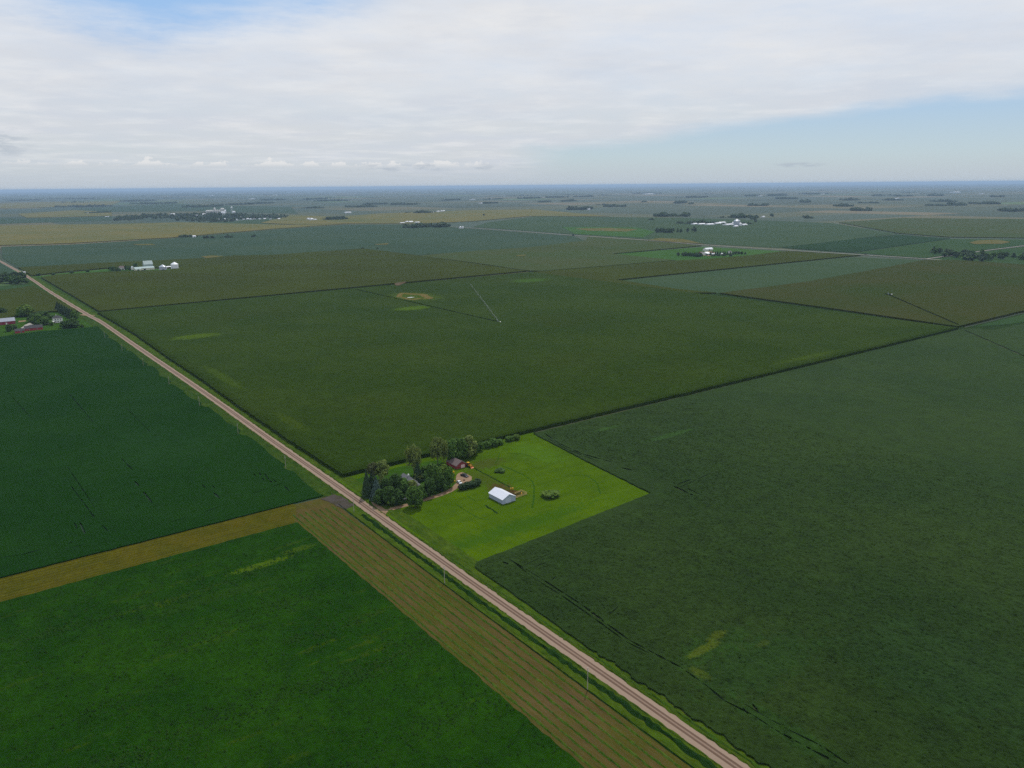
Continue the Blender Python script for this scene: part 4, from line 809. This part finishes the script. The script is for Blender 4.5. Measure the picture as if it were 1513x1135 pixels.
def gable(name, p, ang, L, Wd, eave, rise, wall, roof, label, group=None, door=None, wins=(), chimney=False, overhang=.35, shed_end=None, cat='building', hip=0.):
    """ridge along local x; p is the middle of its footprint"""
    r_ = tag(empty(name, p, ang), label, cat, group)
    mb = MB(); h = Wd/2; zs = eave+rise
    if hip:
        k = L/2; mb.box(-k, -h, 0, k, h, eave); mb.build('wall', wall, r_)
        ro = MB(); o_ = overhang; ro.add([(-k-o_, -h-o_, eave+.003), (k+o_, -h-o_, eave+.003), (k+o_, h+o_, eave+.003), (-k-o_, h+o_, eave+.003), (-k+hip, 0, zs), (k-hip, 0, zs)], [(0, 1, 5, 4), (1, 2, 5), (2, 3, 4, 5), (3, 0, 4), (3, 2, 1, 0)]); rf = ro.build('roof', roof, r_)
    else:
        pr = [(-h, 0), (h, 0), (h, eave), (0, zs-.02), (-h, eave)]
        mb.add([(-L/2, y, z) for y, z in pr]+[(L/2, y, z) for y, z in pr], [(0, 1, 2, 3, 4), (9, 8, 7, 6, 5)]+[(i, 5+i, 5+(i+1) % 5, (i+1) % 5) for i in (0, 1, 4)])
        mb.build('wall', wall, r_)
        ro = MB(); o_ = overhang; sl = rise/h; tk = .14
        pr = [(-h-o_, eave-o_*sl), (0, zs), (h+o_, eave-o_*sl), (h+o_, eave-o_*sl+tk), (0, zs+tk), (-h-o_, eave-o_*sl+tk)]
        ro.add([(-L/2-o_, y, z) for y, z in pr]+[(L/2+o_, y, z) for y, z in pr], [(0, 1, 4, 5), (1, 2, 3, 4), (11, 10, 7, 6), (10, 9, 8, 7)]+[(i, 6+i, 6+(i+1) % 6, (i+1) % 6) for i in range(6)])
        rf = ro.build('roof', roof, r_)
    if chimney: MB().box(-L*.1-.35, -.35, zs-.5, -L*.1+.35, .35, zs+1.1).build('chimney', PAINTW, rf)
    def opening(nm, side, c, w, z0, z1, m, frame=None):
        b = MB(); e = .05
        if side in 'fb': s = -1 if side == 'f' else 1; b.box(c-w/2, s*(h+e) if s < 0 else h, z0, c+w/2, -h if s < 0 else h+e, z1)
        else: s = -1 if side == 'l' else 1; b.box(s*(L/2+e) if s < 0 else L/2, c-w/2, z0, -L/2 if s < 0 else L/2+e, c+w/2, z1)
        o = b.build(nm, m, r_)
        if frame:
            f = MB(); q = .09; e2 = .08
            for (a0, a1, b0, b1) in ((c-w/2-q, c+w/2+q, z1, z1+q), (c-w/2-q, c+w/2+q, z0-q, z0), (c-w/2-q, c-w/2, z0, z1), (c+w/2, c+w/2+q, z0, z1)):
                if side in 'fb': f.box(a0, -h-e2 if s < 0 else h, b0, a1, -h if s < 0 else h+e2, b1)
                else: f.box(-L/2-e2 if s < 0 else L/2, a0, b0, -L/2 if s < 0 else L/2+e2, a1, b1)
            f.build('frame', frame, o)
    if door:
        for d in door: opening('door', *d)
    for w_ in wins: opening('window', *w_)
    return r_
AU = ANG; AV = ANG-PI/2                                   # headings along U and along V
def mid(*ps): return sum((Vector(p) for p in ps), Vector())/len(ps)
# white pole barn on the lawn: long side towards the road, gable towards the lower right
b0 = gable('pole_barn', W(-78, 57.4), AU, 12.8, 8.8, 2.75, 2.2, BLUEWALL, WHITEROOF, 'white roofed pole barn standing alone on the bright lawn', door=[('l', .6, 3.2, .02, 2.6, plain('barn_door', (.44, .50, .60), .06), PAINTW), ('f', 3.5, 1., .02, 2.1, PAINTW)])
gable('shed', W(-17.6, 66.5), AU, 11.5, 7.6, 2.25, 2.3, plain('faded_red', (.22, .035, .035), .25, .5, .8), SHINGLER, 'small red shed with a brown roof in front of the back tree row', door=[('l', -.9, 2.4, .02, 2.1, DOORP, PAINTW)], wins=[('f', -2, 1., 1., 1.8, GLASS, PAINTW), ('f', 2.5, 1., 1., 1.8, GLASS, PAINTW)])
fh = gable('farmhouse', P(603, 719), AU+.02, 9.5, 7.6, 3.9, 2.9, PAINTW, SHINGLE, 'grey roofed farmhouse hidden among the grove trees', chimney=True, door=[('f', 0, 1.1, .02, 2.15, REDB, PAINTW)], wins=[('f', c, 1.1, z, z+1.5, GLASS, PAINTW) for c in (-3, 3) for z in (1.,)]+[('l', c, 1.1, z, z+1.5, GLASS, PAINTW) for c in (-2, 2) for z in (1.,)])
wg = MB(); pr = [(-3.4, 0), (3.4, 0), (3.4, 2.9), (0, 4.9), (-3.4, 2.9)]
wl = MB().prism(pr, -4.7-8.4, -4.8); wl.build('side_wing', PAINTW, fh).rotation_euler = (0, 0, -PI/2)
rfm = MB().prism([(-3.9, 2.66), (0, 4.95), (3.9, 2.66), (3.9, 2.82), (0, 5.12), (-3.9, 2.82)], -4.7-8.8, -4.77); rfm.build('roof', SHINGLE, fh).rotation_euler = (0, 0, -PI/2)
# corral of yellow planks behind the barn
cor = px((760.5, 731.2), (770.5, 727.3), (778.5, 731.2), (761.5, 737.2))
fc = tag(empty('plank_fence', mid(*cor)), 'yellow plank corral fence attached to the white barn', 'fence')
for a, b in zip(cor, cor[1:]):
    n = max(2, int((b-a).length/2.3)); rl = MB(); d = (b-a).normalized(); nn = Vector((-d.y, d.x, 0))*.09; c0 = fc.location
    for z in (.45, .85, 1.25):
        vs = [a-c0+nn+Vector((0, 0, z)), b-c0+nn+Vector((0, 0, z)), b-c0+nn*1.6+Vector((0, 0, z)), a-c0+nn*1.6+Vector((0, 0, z))]; rl.add(vs+[v+Vector((0, 0, .24)) for v in vs], [(3, 2, 1, 0), (4, 5, 6, 7), (0, 1, 5, 4), (1, 2, 6, 5), (2, 3, 7, 6), (3, 0, 4, 7)])
    rl.build('rail', TIMBER, fc)
    for i in range(n+(b is cor[-1])): q = a.lerp(b, i/n)-c0; MB().box(q.x-.08, q.y-.08, 0, q.x+.08, q.y+.08, 1.55).build('post', TIMBER, fc)
tag(slab('bare_soil', px((751, 724), (762, 725), (770, 726.5), (777, 730.8), (762, 736.4), (759, 733), (748, 727)), .16, M_SOIL2 if 'M_SOIL2' in globals() else field_mat('corral_soil', Y((92, 66, 36)), Y((78, 76, 30)), 6, .6, .3), step=1.2, jit=.35, wall=False), 'brown trampled soil inside and behind the corral', 'soil', kind='stuff')
def drum(p, r, h, m, label, cat='barrel'):
    o = empty('barrel', p); MB().lathe([(r*.94, 0), (r, .04), (r, h*.32), (r*1.04, h*.34), (r, h*.36), (r, h*.64), (r*1.04, h*.66), (r, h*.68), (r, h-.04), (r*.94, h)], 16).build('body', m, o)
    MB().lathe([(r*.9, h+.002), (r*.9, h+.05), (r*.3, h+.06)], 16).build('lid', m, o); return tag(o, label, cat)
drum(P(754.8, 723.5), .42, 1.0, YEL, 'left of the two small yellow barrels behind the white barn'); drum(P(757.6, 723.4), .42, 1.0, YEL, 'right of the two small yellow barrels behind the white barn'); drum(P(770.7, 730.8), .45, 1.0, YEL, 'small yellow barrel inside the plank corral')
drum(P(670.4, 699.2), .5, 1.2, YEL, 'yellow barrel at the tree edge above the gravel parking place'); drum(P(668.6, 714), .45, 1.0, YEL, 'left yellow barrel beside the driveway bend'); drum(P(671.8, 712.4), .45, 1.0, YEL, 'right yellow barrel beside the driveway bend')
drum(P(685.8, 710.3), .55, .7, plain('rusty_steel', (.12, .05, .03), .2), 'rusty brown barrel in the middle of the gravel parking place')
tk = tag(empty('propane_tank', P(597.6, 738.8), AV), 'small white propane tank under the front trees', 'tank')
q = MB().lathe([(.05, -1.5), (.4, -1.38), (.52, -1.15), (.52, 1.15), (.4, 1.38), (.05, 1.5)], 16); ob = q.build('tank_body', PAINTW, tk); ob.rotation_euler = (0, PI/2, 0); ob.location = (0, 0, .85)
for s in (-.8, .8): MB().box(s-.08, -.4, 0, s+.08, .4, .42).build('leg', CONC, tk)
MB().lathe([(.16, 1.36), (.16, 1.55), (.1, 1.6)], 10).build('cap', STEEL, tk)
# ------------------------------------------------------------------ vehicles
def wheel(parent, c, r, w, m=None):
    o = MB().lathe([(r*.62, -w/2), (r*.9, -w/2), (r, -w*.3), (r, w*.3), (r*.9, w/2), (r*.62, w/2)], 20).build('wheel', TYRE, parent); o.rotation_euler = (PI/2, 0, 0); o.location = c
    MB().lathe([(r*.6, -w*.46), (r*.6, w*.46), (r*.25, w*.5)], 16).build('rim', m or STEEL, o)
def car(name, p, ang, m, label, pickup=False):
    r_ = tag(empty(name, p, ang), label, 'pickup truck' if pickup else 'car')
    L, w = (5.6, 1.0) if pickup else (4.7, .92)
    prof = [(-L/2, .42), (-L/2+.05, .95), (-L/2+.3, 1.02), (L*.16, 1.04), (L/2-.4, .92), (L/2-.05, .72), (L/2, .42), (L*.40, .36), (-L*.40, .36)]
    MB().prism(prof, -w, w).build('body', m, r_, .07)
    cab = [(-L*.42, 1.0), (-L*.30, 1.46), (L*.02, 1.5), (L*.20, 1.0)] if not pickup else [(-.55, 1.0), (-.45, 1.82), (.75, 1.84), (1.35, 1.02)]
    n = len(cab); cb = MB(); cb.add([(x, -w*(.93 if z < 1.1 else .78), z) for x, z in cab]+[(x, w*(.93 if z < 1.1 else .78), z) for x, z in cab], [tuple(range(n)), tuple(range(2*n-1, n-1, -1))]+[(i, n+i, n+(i+1) % n, (i+1) % n) for i in range(n)]); cb.build('window', GLASS, r_, .03)
    x0, x1, zt = (cab[1][0]-.04, cab[2][0]+.04, cab[1][1]); MB().box(x0, -w*.79, zt-.02, x1, w*.79, zt+.07, .03).build('roof', m, r_, .03)
    if pickup:
        b = MB(); b.box(-L/2+.08, -w*.9, .98, -.62, w*.9, 1.035); b.build('bed', TYRE, r_)
        for s in (-1, 1): MB().box(-L/2+.05, s*w-.07*(s > 0), 1.0, -.58, s*w+.07*(s < 0), 1.30).build('bed_side', m, r_)
    for s in (-1, 1):
        for x in (-L*.31, L*.31): wheel(r_, (x, s*(w-.08), .36), .37, .24)
        MB().box(L/2-.13, s*.62-.16, .66, L/2+.012, s*.62+.16, .80).build('headlight', STEEL, r_); MB().box(-L/2-.012, s*.72-.12, .75, -L/2+.1, s*.72+.12, .92).build('tail_light', RED, r_)
    return r_
car('car', P(679, 714.6), AU+PI-.1, CARW, 'white car parked on the gravel beside the trees')
car('pickup_truck', P(686.4, 704.2), AU+PI+.15, CARB, 'black pickup truck parked at the top of the gravel', True)
tr = tag(empty('tractor', P(693.2, 690.2), AU+PI+.05), 'yellow and orange loader tractor parked beside the red shed', 'tractor')
MB().box(-.1, -.42, .95, 2.1, .42, 1.75, .06).build('hood', YEL, tr, .06); MB().box(-1.6, -.6, .8, .0, .6, 1.5, .05).build('body', YEL, tr, .05)
cb = MB()
for x in (-1.45, -.15):
    for y in (-.62, .62): cb.box(x-.05, y-.05, 1.5, x+.05, y+.05, 2.75)
cb.build('cab_frame', YEL, tr); MB().box(-1.4, -.58, 1.5, -.2, .58, 2.72).build('window', GLASS, tr); MB().box(-1.6, -.75, 2.75, .0, .75, 2.9, .05).build('cab_roof', YEL, tr)
for s in (-1, 1):
    wheel(tr, (-1.0, s*.95, .85), .85, .5, YEL); wheel(tr, (1.55, s*.8, .5), .5, .32, YEL)
    arm = MB(); arm.tube((-.3, s*.62, 1.75), (1.6, s*.62, 2.15), .11, .11, 6); arm.tube((1.6, s*.62, 2.15), (2.9, s*.62, .75), .11, .09, 6); arm.build('loader_arm', ORANGE, tr)
MB().prism([(2.75, .25), (3.6, .22), (3.7, .35), (2.95, .55), (2.85, 1.05), (2.7, 1.05)], -1.05, 1.05).build('bucket', ORANGE, tr)
MB().tube((1.4, .15, 1.75), (1.4, .15, 2.4), .05).build('exhaust_pipe', TYRE, tr); bh = MB(); bh.tube((-1.6, 0, 1.2), (-2.6, 0, 2.5), .13, .11, 6); bh.tube((-2.6, 0, 2.5), (-3.4, 0, 1.0), .11, .09, 6); bh.box(-3.75, -.35, .35, -3.15, .35, 1.0, .08); bh.build('rear_arm', YEL, tr)
# ------------------------------------------------------------------ power poles along the road
def pole(b, h, label):
    p = P(*b); o = tag(empty('utility_pole', p, AV), label, 'utility pole', 'utility poles along the gravel road')
    MB().tube((0, 0, -.5), (0, 0, h), .17, .12, 10).build('pole', POLEW, o); MB().box(-.06, -.35, h-1.3, .06, -.10, h-.5).build('insulator_bracket', STEEL, o)
    MB().lathe([(.06, h), (.09, h+.06), (.05, h+.2), (.08, h+.26), (.03, h+.34)], 10).build('insulator', PAINTW, o)
for b, h, lb in (((868, 1020), 8.6, 'nearest pale utility pole, low in the photo beside the mown strip'), ((657, 862), 8., 'utility pole beside the mown strip opposite the front of the lawn'), ((523, 757), 8., 'utility pole by the field entrance opposite the farm grove'), ((422.5, 693), 8.4, 'first utility pole in the left soybeans beyond the field entrance'),
    ((352, 642.6), 8., 'second utility pole along the left soybean edge'), ((295, 601), 8., 'third utility pole along the left soybean edge'), ((250, 569), 8., 'fourth utility pole along the left soybean edge'), ((212, 541), 8., 'fifth utility pole along the left soybean edge'), ((180.6, 519), 8., 'sixth utility pole along the left soybean edge'), ((155, 500), 8., 'farthest visible utility pole, near the left farm')):
    pole(b, h, lb)
# ------------------------------------------------------------------ centre pivots
def pivot(p, e, n, label):
    d = (e-p); Ln = d.length; r_ = tag(empty('irrigation_pivot', p, math.atan2(d.y, d.x)), label, 'irrigation machine')
    m = MB()
    for x, y in ((-1.6, -1.6), (1.6, -1.6), (1.6, 1.6), (-1.6, 1.6)): m.tube((x, y, 0), (x*.25, y*.25, 4.6), .1, .08, 6)
    m.tube((0, 0, 0), (0, 0, 5.2), .22, .2, 10); m.build('pivot_tower', GALV, r_)
    MB().box(-5.5, -3.4, .6, -3., -2.2, 2.9).build('control_panel', PAINTW, r_)
    if n:
        sp = Ln/n
        for k in range(n):
            s = MB(); x0 = k*sp; seg = 8; q = [Vector((x0+sp*i/seg, 0, 4.4+.9*math.sin(PI*i/seg))) for i in range(seg+1)]
            for a, b in zip(q, q[1:]): s.tube(a, b, .13, .13, 6, False)
            for i in range(1, seg):
                for y in (-.75, .75): s.tube(q[i], (q[i].x, y, q[i].z-1.4), .04, .04, 4, False)
                if i > 1:
                    for y in (-.75, .75): s.tube((q[i-1].x, y, q[i-1].z-1.4), (q[i].x, y, q[i].z-1.4), .04, .04, 4, False)
            s.build('span_pipe', PIPE, r_); x1 = x0+sp; w_ = MB()
            for y in (-2.1, 2.1): w_.tube((x1, 0, 4.4), (x1, y, .7), .1, .1, 6)
            w_.tube((x1, -2.1, .7), (x1, 2.1, .7), .1, .1, 6); tw = w_.build('drive_tower', PIPE, r_)
            for y in (-2.1, 2.1):
                o = MB().lathe([(.35, -.18), (.66, -.2), (.7, 0), (.66, .2), (.35, .18)], 14).build('wheel', TYRE, tw); o.rotation_euler = (0, PI/2, 0); o.location = (x1, y, .7)
pivot(W(383, 388), P(695, 421, 3), 8, 'long pale centre pivot sprinkler line standing in the main corn field')
pivot(W(201, 993), W(205, 993), 0, 'dark pivot point at the end of the lane in the right corn field')
# ------------------------------------------------------------------ the left farm
gable('barn', W(786, -112), AV, 34, 11, 4.2, 3.6, REDB, BLUEROOF, 'long dark red barn with a blue grey roof at the left border', door=[('f', x, 1.6, .02, 2.4, PAINTW) for x in (-9, -1, 7)]+[('r', 0, 3, .02, 3.2, PAINTW)])
gable('shed', mid(W(712, -82)), AV, 19, 8, 3.2, 2.7, RED, SHINGLED, 'larger red shed with a black roof below the pale yard of the left farm', door=[('r', 0, 2.6, .02, 2.6, PAINTW)], wins=[('f', -5, 1., 1., 2., GLASS, PAINTW), ('f', 3, 1., 1., 2., GLASS, PAINTW)])
gable('shed', mid(W(700.5, -98)), AV, 9.5, 6.5, 2.9, 2.3, RED, SHINGLED, 'smaller red shed left of the larger red one', door=[('f', 1.5, 1.6, .02, 2.2, SHINGLER, PAINTW)])
gable('house', mid(W(757, -50)), AV, 10.5, 9.5, 6.2, 3.0, PAINTW, SHINGLED, 'white two storey house with a dark hip roof and a white chimney', chimney=True, hip=3.6, wins=[('f', c, 1.1, z, z+1.6, GLASS, PAINTW) for c in (-3, 0, 3) for z in (.9, 3.8)]+[('r', c, 1.1, z, z+1.6, GLASS, PAINTW) for c in (-2.4, 2.4) for z in (.9, 3.8)], door=[('f', -4.4, 1., .02, 2.1, SHINGLER)])
gable('porch', mid(W(751, -59)), AV, 7, 3.5, 2.3, .9, PAINTW, PAINTW, 'low white annex in front of the white two storey house', wins=[('f', 0, 2, .9, 1.9, GLASS)], cat='annex')
tag(slab('driveway', px((31, 485), (36, 481), (44, 477), (52, 474), (60, 476), (50, 479), (42, 484), (36, 486)), .25, M_PALE, step=3, jit=.5), kind='structure')
tag(slab('driveway', px((27, 474.5), (38, 473.5), (38, 475), (27, 476.5)), .24, M_DRIVE, step=3, jit=.4), kind='structure')
tag(slab('yard_grass', px((-60, 497), (-60, 478), (0, 472), (60, 462), (90, 458), (118, 466), (130, 471), (140, 483), (118, 485.5), (60, 489.5), (0, 497.5)), .12, M_YARD, step=4, jit=.6, wall=False), kind='structure')
# ------------------------------------------------------------------ the far left farm with its grain store
def bld(x, y, wpx, dpx, eave, rise, wall, roof, label, ang=AV, name='farm_building', group=None, cat='building'):
    k = (P(x, y)-Vector((0, 0, HC))).length/F; p = P(x, y); return gable(name, p, ang, wpx*k, dpx*k, eave, rise, wall, roof, label, group, overhang=.3, cat=cat, door=[('f', 0, min(4., wpx*k*.3), .02, min(3.4, eave-.2), SHINGLED)])
def bin_(x, y, wpx, h, m, label, name='grain_bin'):
    k = (P(x, y)-Vector((0, 0, HC))).length/F; r = wpx*k/2; o = tag(empty(name, P(x, y)), label, 'grain bin')
    MB().lathe([(r, 0), (r, h)], 28).build('wall', m, o); MB().lathe([(r*1.04, h+.003), (r*.55, h+r*.32), (r*.16, h+r*.56), (r*.16, h+r*.62)], 28).build('roof', m, o)
    MB().box(r-.05, -.6, .1, r+.12, .6, 2.2).build('door', SHINGLED, o); return o
bld(213, 399, 24, 9, 4.5, 2.5, CREAM, GREYGREEN, 'long low cream building below the tall barn of the far left farm')
bld(219, 397, 11, 8, 10, 7, GREYGREEN, GREYGREEN, 'tall grey green barn of the far left farm', name='barn')
bld(181, 399, 7, 6, 5, 3.5, PAINTW, SHINGLER, 'white house with a brown roof at the left of the far left farm', name='house')
bld(196.3, 399, 4.5, 6, 4.5, 3.2, PAINTW, WHITEROOF, 'small white gabled house right of the brown roofed one', AU, 'house')
bld(204, 400, 7, 4, 3.2, 1.6, CREAM, GREYGREEN, 'small low cream shed left of the long cream building', name='shed')
bin_(241, 400, 9, 8.5, GALV, 'grey steel grain bin of the far left farm'); bin_(258.5, 398, 9.5, 11, WHITE, 'larger white grain bin of the far left farm')
bld(250, 396.5, 9, 2.5, 3.4, 1.2, PAINTW, WHITEROOF, 'long narrow white shed between the two grain bins', name='shed')
bld(36, 404, 2.6, 2, 2.6, .8, PAINTW, WHITEROOF, 'tiny white shed beside the gravel road at the far left', name='shed')
for i in range(9):
    o = tag(empty('machine', P(77+2.2*i, 408.6-.04*i+R.random()*.5), AV+R.random()), 'small rusty farm machine in the row on the grass strip', 'farm machine', 'old machines on the grass strip')
    MB().box(-2.2, -1., .7, 1.6, 1., 1.9, .15).build('body', plain('rusty_%d' % i, R.choice(((.12, .06, .04), (.10, .09, .08), (.30, .27, .24))), .2), o); MB().tube((1.5, 0, .9), (3.4, 0, .6), .1).build('drawbar', POLEW, o)
    for s in (-1, 1): wheel(o, (-.8, s*1.15, .55), .55, .3)
# ------------------------------------------------------------------ farm with white roofs in the green paddock
bld(1046, 370.4, 15, 6, 4.5, 3, PAINTW, WHITEROOF, 'white roofed long barn at the back of the green paddock', AV, 'barn')
bld(1043, 377, 6, 14, 4.5, 3.2, PAINTW, WHITEROOF, 'white roofed barn nearest to the windbreak of the paddock farm', AV-.25, 'barn')
bld(1054, 377.3, 13, 4, 3.5, 1.8, PAINTW, WHITEROOF, 'low white shed in front of the paddock barns', AV-.12, 'shed')
bld(1036, 376, 7, 6, 4, 2.4, REDB, SHINGLER, 'brownish shed at the left of the paddock farm', AV, 'shed'); bld(1065, 377, 5, 4, 3, 1.8, PAINTW, WHITEROOF, 'small white shed at the right of the paddock farm', AV, 'shed'); bld(1078, 374.5, 5, 4, 4, 2.2, PAINTW, SHINGLE, 'grey roofed house among the trees right of the paddock barns', AV, 'house')
tag(slab('yard_gravel', px((1030, 374), (1050, 371.5), (1064, 376.5), (1048, 378.8), (1034, 377)), .8, M_DRIVE, step=8, jit=1.), kind='structure')
# ------------------------------------------------------------------ big livestock farm
for x, y, w, d, lb in ((1026, 332, 7, 3, 'left end white shed of the long livestock farm'), (1036, 332.2, 11, 3, 'second white shed from the left of the long livestock farm'), (1048, 332.6, 13, 3.5, 'pale blue roofed shed of the long livestock farm'), (1060, 331.2, 11, 3, 'pinkish white shed at the back of the long livestock farm'),
    (1066, 330, 12, 3, 'rear white shed beside the big grain bin'), (1076, 333, 14, 4, 'long bright white shed left of the big grain bin'), (1087, 335.5, 6, 2, 'small white shed in front of the big grain bin'), (1099, 333.2, 9, 2.5, 'white shed at the right end of the long livestock farm')):
    bld(x, y, w, d*2.2, 4., 2.5, WHITE, WHITEROOF, lb, AV-.1, 'livestock_shed')
bin_(1088.5, 333.4, 9, 19, GALV, 'big grey grain bin towering over the long livestock farm'); bin_(1094, 333.8, 3.5, 10, WHITE, 'small white bin right of the big grey grain bin'); bin_(1082.5, 332.4, 3.5, 9, GALV, 'small grey bin left of the big grey grain bin')
# ------------------------------------------------------------------ white buildings of more far farms
for i, (x, y, w, d, h, lb) in enumerate(((456, 325, 3.5, 6, 7, 'tall white building at the left of the far white farm'), (460, 326, 4, 6, 9, 'middle white building of the far white farm'), (465, 325.6, 4, 6, 5, 'right white building of the far white farm'), (514, 315, 9, 4, 6, 'lone white shed on the yellowish far field'),
    (594, 330.5, 8, 4, 4, 'first white shed behind the two dark groves'), (601, 329, 7, 4, 5, 'second white shed behind the two dark groves'), (607, 329.4, 6, 4, 6, 'third white shed behind the two dark groves'), (616, 329.6, 9, 4, 4, 'fourth white shed behind the two dark groves'), (627, 335.4, 3, 3, 4, 'small white house between the two dark groves'),
    (637, 314.6, 8, 4, 5, 'white shed beside the far dark grove'), (647, 313.8, 3, 4, 7, 'first white dot building right of the far white shed'), (652, 313.2, 2.5, 4, 8, 'second white dot building right of the far white shed'), (655.5, 313, 2.2, 4, 7, 'third white dot building right of the far white shed'), (663, 296, 2.5, 5, 6, 'white speck building at the right of a far grove'),
    (698, 295.4, 4, 8, 7, 'white speck building far off left of the centre'), (727, 294.8, 5, 8, 7, 'white speck building beside a far grove left of the centre'), (710, 301, 2.5, 6, 7, 'white speck house before a far grove left of the centre'), (870, 310.4, 2, 4, 9, 'white speck building right of the oval dark grove'),
    (958, 287.2, 15, 10, 9, 'long white roof far away right of the centre'), (1127, 321.4, 8, 4, 5, 'white farm building right of the grove near the brown band'), (1164, 275.8, 10, 40, 20, 'pale streak of a building on the horizon'), (1411, 285, 6, 10, 14, 'bright white building near the right horizon'),
    (1258, 294, 6, 6, 7, 'white farm buildings within the far right grove'), (1326, 294, 4, 6, 7, 'white speck building above the far right grove'), (1215, 287.5, 2.5, 6, 8, 'white speck building on the right near the horizon'), (680, 338, 2, 3, 7, 'left white tank building on the section road'), (683.5, 338, 2, 3, 7, 'right white tank building on the section road'),
    (287, 341+10, 4, 4, 5, 'pale shed right of the roadside grove in the blue green field'), (313, 289.3, 4, 8, 7, 'white speck building beyond the distant town'), (372, 294.5, 9, 6, 6, 'white specks of buildings beyond the town on its right'), (1450, 287, 2, 6, 7, 'tiny white speck near the right horizon'), (1123, 290, 2, 6, 7, 'tiny white speck left of a far right grove'), (132, 315.4, 5, 3, 4, 'white speck farmhouse left of the town'), (158, 320.8, 5, 2, 3, 'white shed in the field left of the town'), (407, 288.7, 3, 8, 8, 'tiny white speck beyond the centre left fields'))):
    bld(x, y, w, d, h, h*.4, WHITE, WHITEROOF, lb, AV+(i % 3)*.3)
# ------------------------------------------------------------------ the distant town
L_TOWN = L_FAR
def wood(name, pts, hpx, n, label, seed):
    r = random.Random(seed); poly = [p.xy for p in px(*pts)]; c = sum((Vector(p) for p in poly), Vector((0, 0)))/len(poly); mb = MB(); k = 0
    xs = [p[0] for p in poly]; ys = [p[1] for p in poly]
    while k < n:
        q = Vector((r.uniform(min(xs), max(xs)), r.uniform(min(ys), max(ys))))
        if not inside(q, [tuple(p) for p in poly]): continue
        k += 1; h = hpx*r.uniform(.6, 1.15); w = h*r.uniform(.6, .9)
        for _ in range(14):
            d = rv(r).normalized(); p = Vector((q.x-c.x, q.y-c.y, 0))+Vector((d.x*w*.6, d.y*w*.6, h*.5+d.z*h*.46)); quad(mb, p, (d+rv(r)*.4).normalized(), h*.22*r.uniform(.7, 1.3), r)
    o = mb.build(name, L_TOWN); o.location = (c.x, c.y, 0); return tag(o, label, 'wood', None, 'stuff')
wood('wood', [(168, 326.5), (175, 321.5), (200, 319), (250, 317.5), (300, 316.5), (352, 317), (395, 319), (429, 320.5), (429, 323), (395, 324), (350, 324.5), (345, 328.5), (310, 328.5), (262, 327), (252, 323.5), (200, 324.5), (178, 328)], 15, 620, 'broad mass of trees hiding the distant town', 3)
bld(329, 315.8, 4, 5, 34, 3, CONC, CONC, 'tall headhouse at the right of the town grain elevator', AV, 'grain_elevator'); bld(311, 316.5, 11, 6, 24, 2, CONC, CONC, 'broad pale concrete grain elevator above the town trees', AV, 'grain_elevator')
for i, (x, h) in enumerate(((316.5, 27), (319, 27), (321.5, 27), (317.8, 40), (324.8, 27))): bin_(x, 317, 2.6, h, CONC, 'round concrete silo %s of the town grain elevator' % ('at the left', 'second from the left', 'in the middle', 'standing tallest', 'at the right end')[i], 'silo')
bld(303, 318.5, 7, 4, 8, 4, WHITE, WHITEROOF, 'white warehouse left of the town grain elevator', AV, 'warehouse'); bld(293, 319.5, 6, 3, 5, 3, WHITE, WHITEROOF, 'low white roof at the left of the town warehouse', AV, 'warehouse'); bld(255, 318.6, 6, 3, 9, 4, WHITE, WHITEROOF, 'white roof amid the trees in the left part of the town', AV, 'warehouse')
bld(331, 314.6, 5, 4, 16, 4, WHITE, WHITEROOF, 'upper white roof between elevator and water tower', AV, 'warehouse'); bld(329.5, 316.5, 5, 4, 12, 4, WHITE, WHITEROOF, 'lower bright white roof between elevator and water tower', AV, 'warehouse')
wt = tag(empty('water_tower', P(342.8, 314.8)), 'white water tower rising over the town trees', 'water tower'); k = (P(342.8, 314.8)-Vector((0, 0, HC))).length/F
MB().lathe([(1., 30), (4., 31.5), (6., 35), (6., 38), (3.6, 41), (.5, 43)], 20).build('tank', WHITE, wt)
for a in range(4): MB().tube((6*math.cos(a*PI/2+.4), 6*math.sin(a*PI/2+.4), 0), (4*math.cos(a*PI/2+.4), 4*math.sin(a*PI/2+.4), 32.5), .5, .45, 8).build('leg', WHITE, wt)
MB().tube((0, 0, 0), (0, 0, 31), .9, .9, 10).build('riser_pipe', WHITE, wt); bld(345.5, 314.8, 3.5, 3, 10, 3, WHITE, WHITEROOF, 'small white building at the foot of the water tower', AV, 'house')
for i, (x, y) in enumerate(((323.7, 322.6), (324.5, 324.3), (332.5, 322.8), (335, 324.2), (339, 323.8), (342, 323), (346, 323.6), (350, 323.7), (354.5, 319.9), (360, 322.5), (366, 322.4), (371, 322.6), (376, 322.2), (384, 322.4), (391, 322.2), (400, 322.4), (412, 322.4), (300, 320.5), (301.5, 318.2))):
    bld(x, y+2.0, 3.2, 3, 4.2, 2.4, WHITE, WHITEROOF if i % 3 else SHINGLE, 'small white house along the right edge of the distant town', AV+(i % 2)*1.57, 'house', 'houses at the edge of the town')
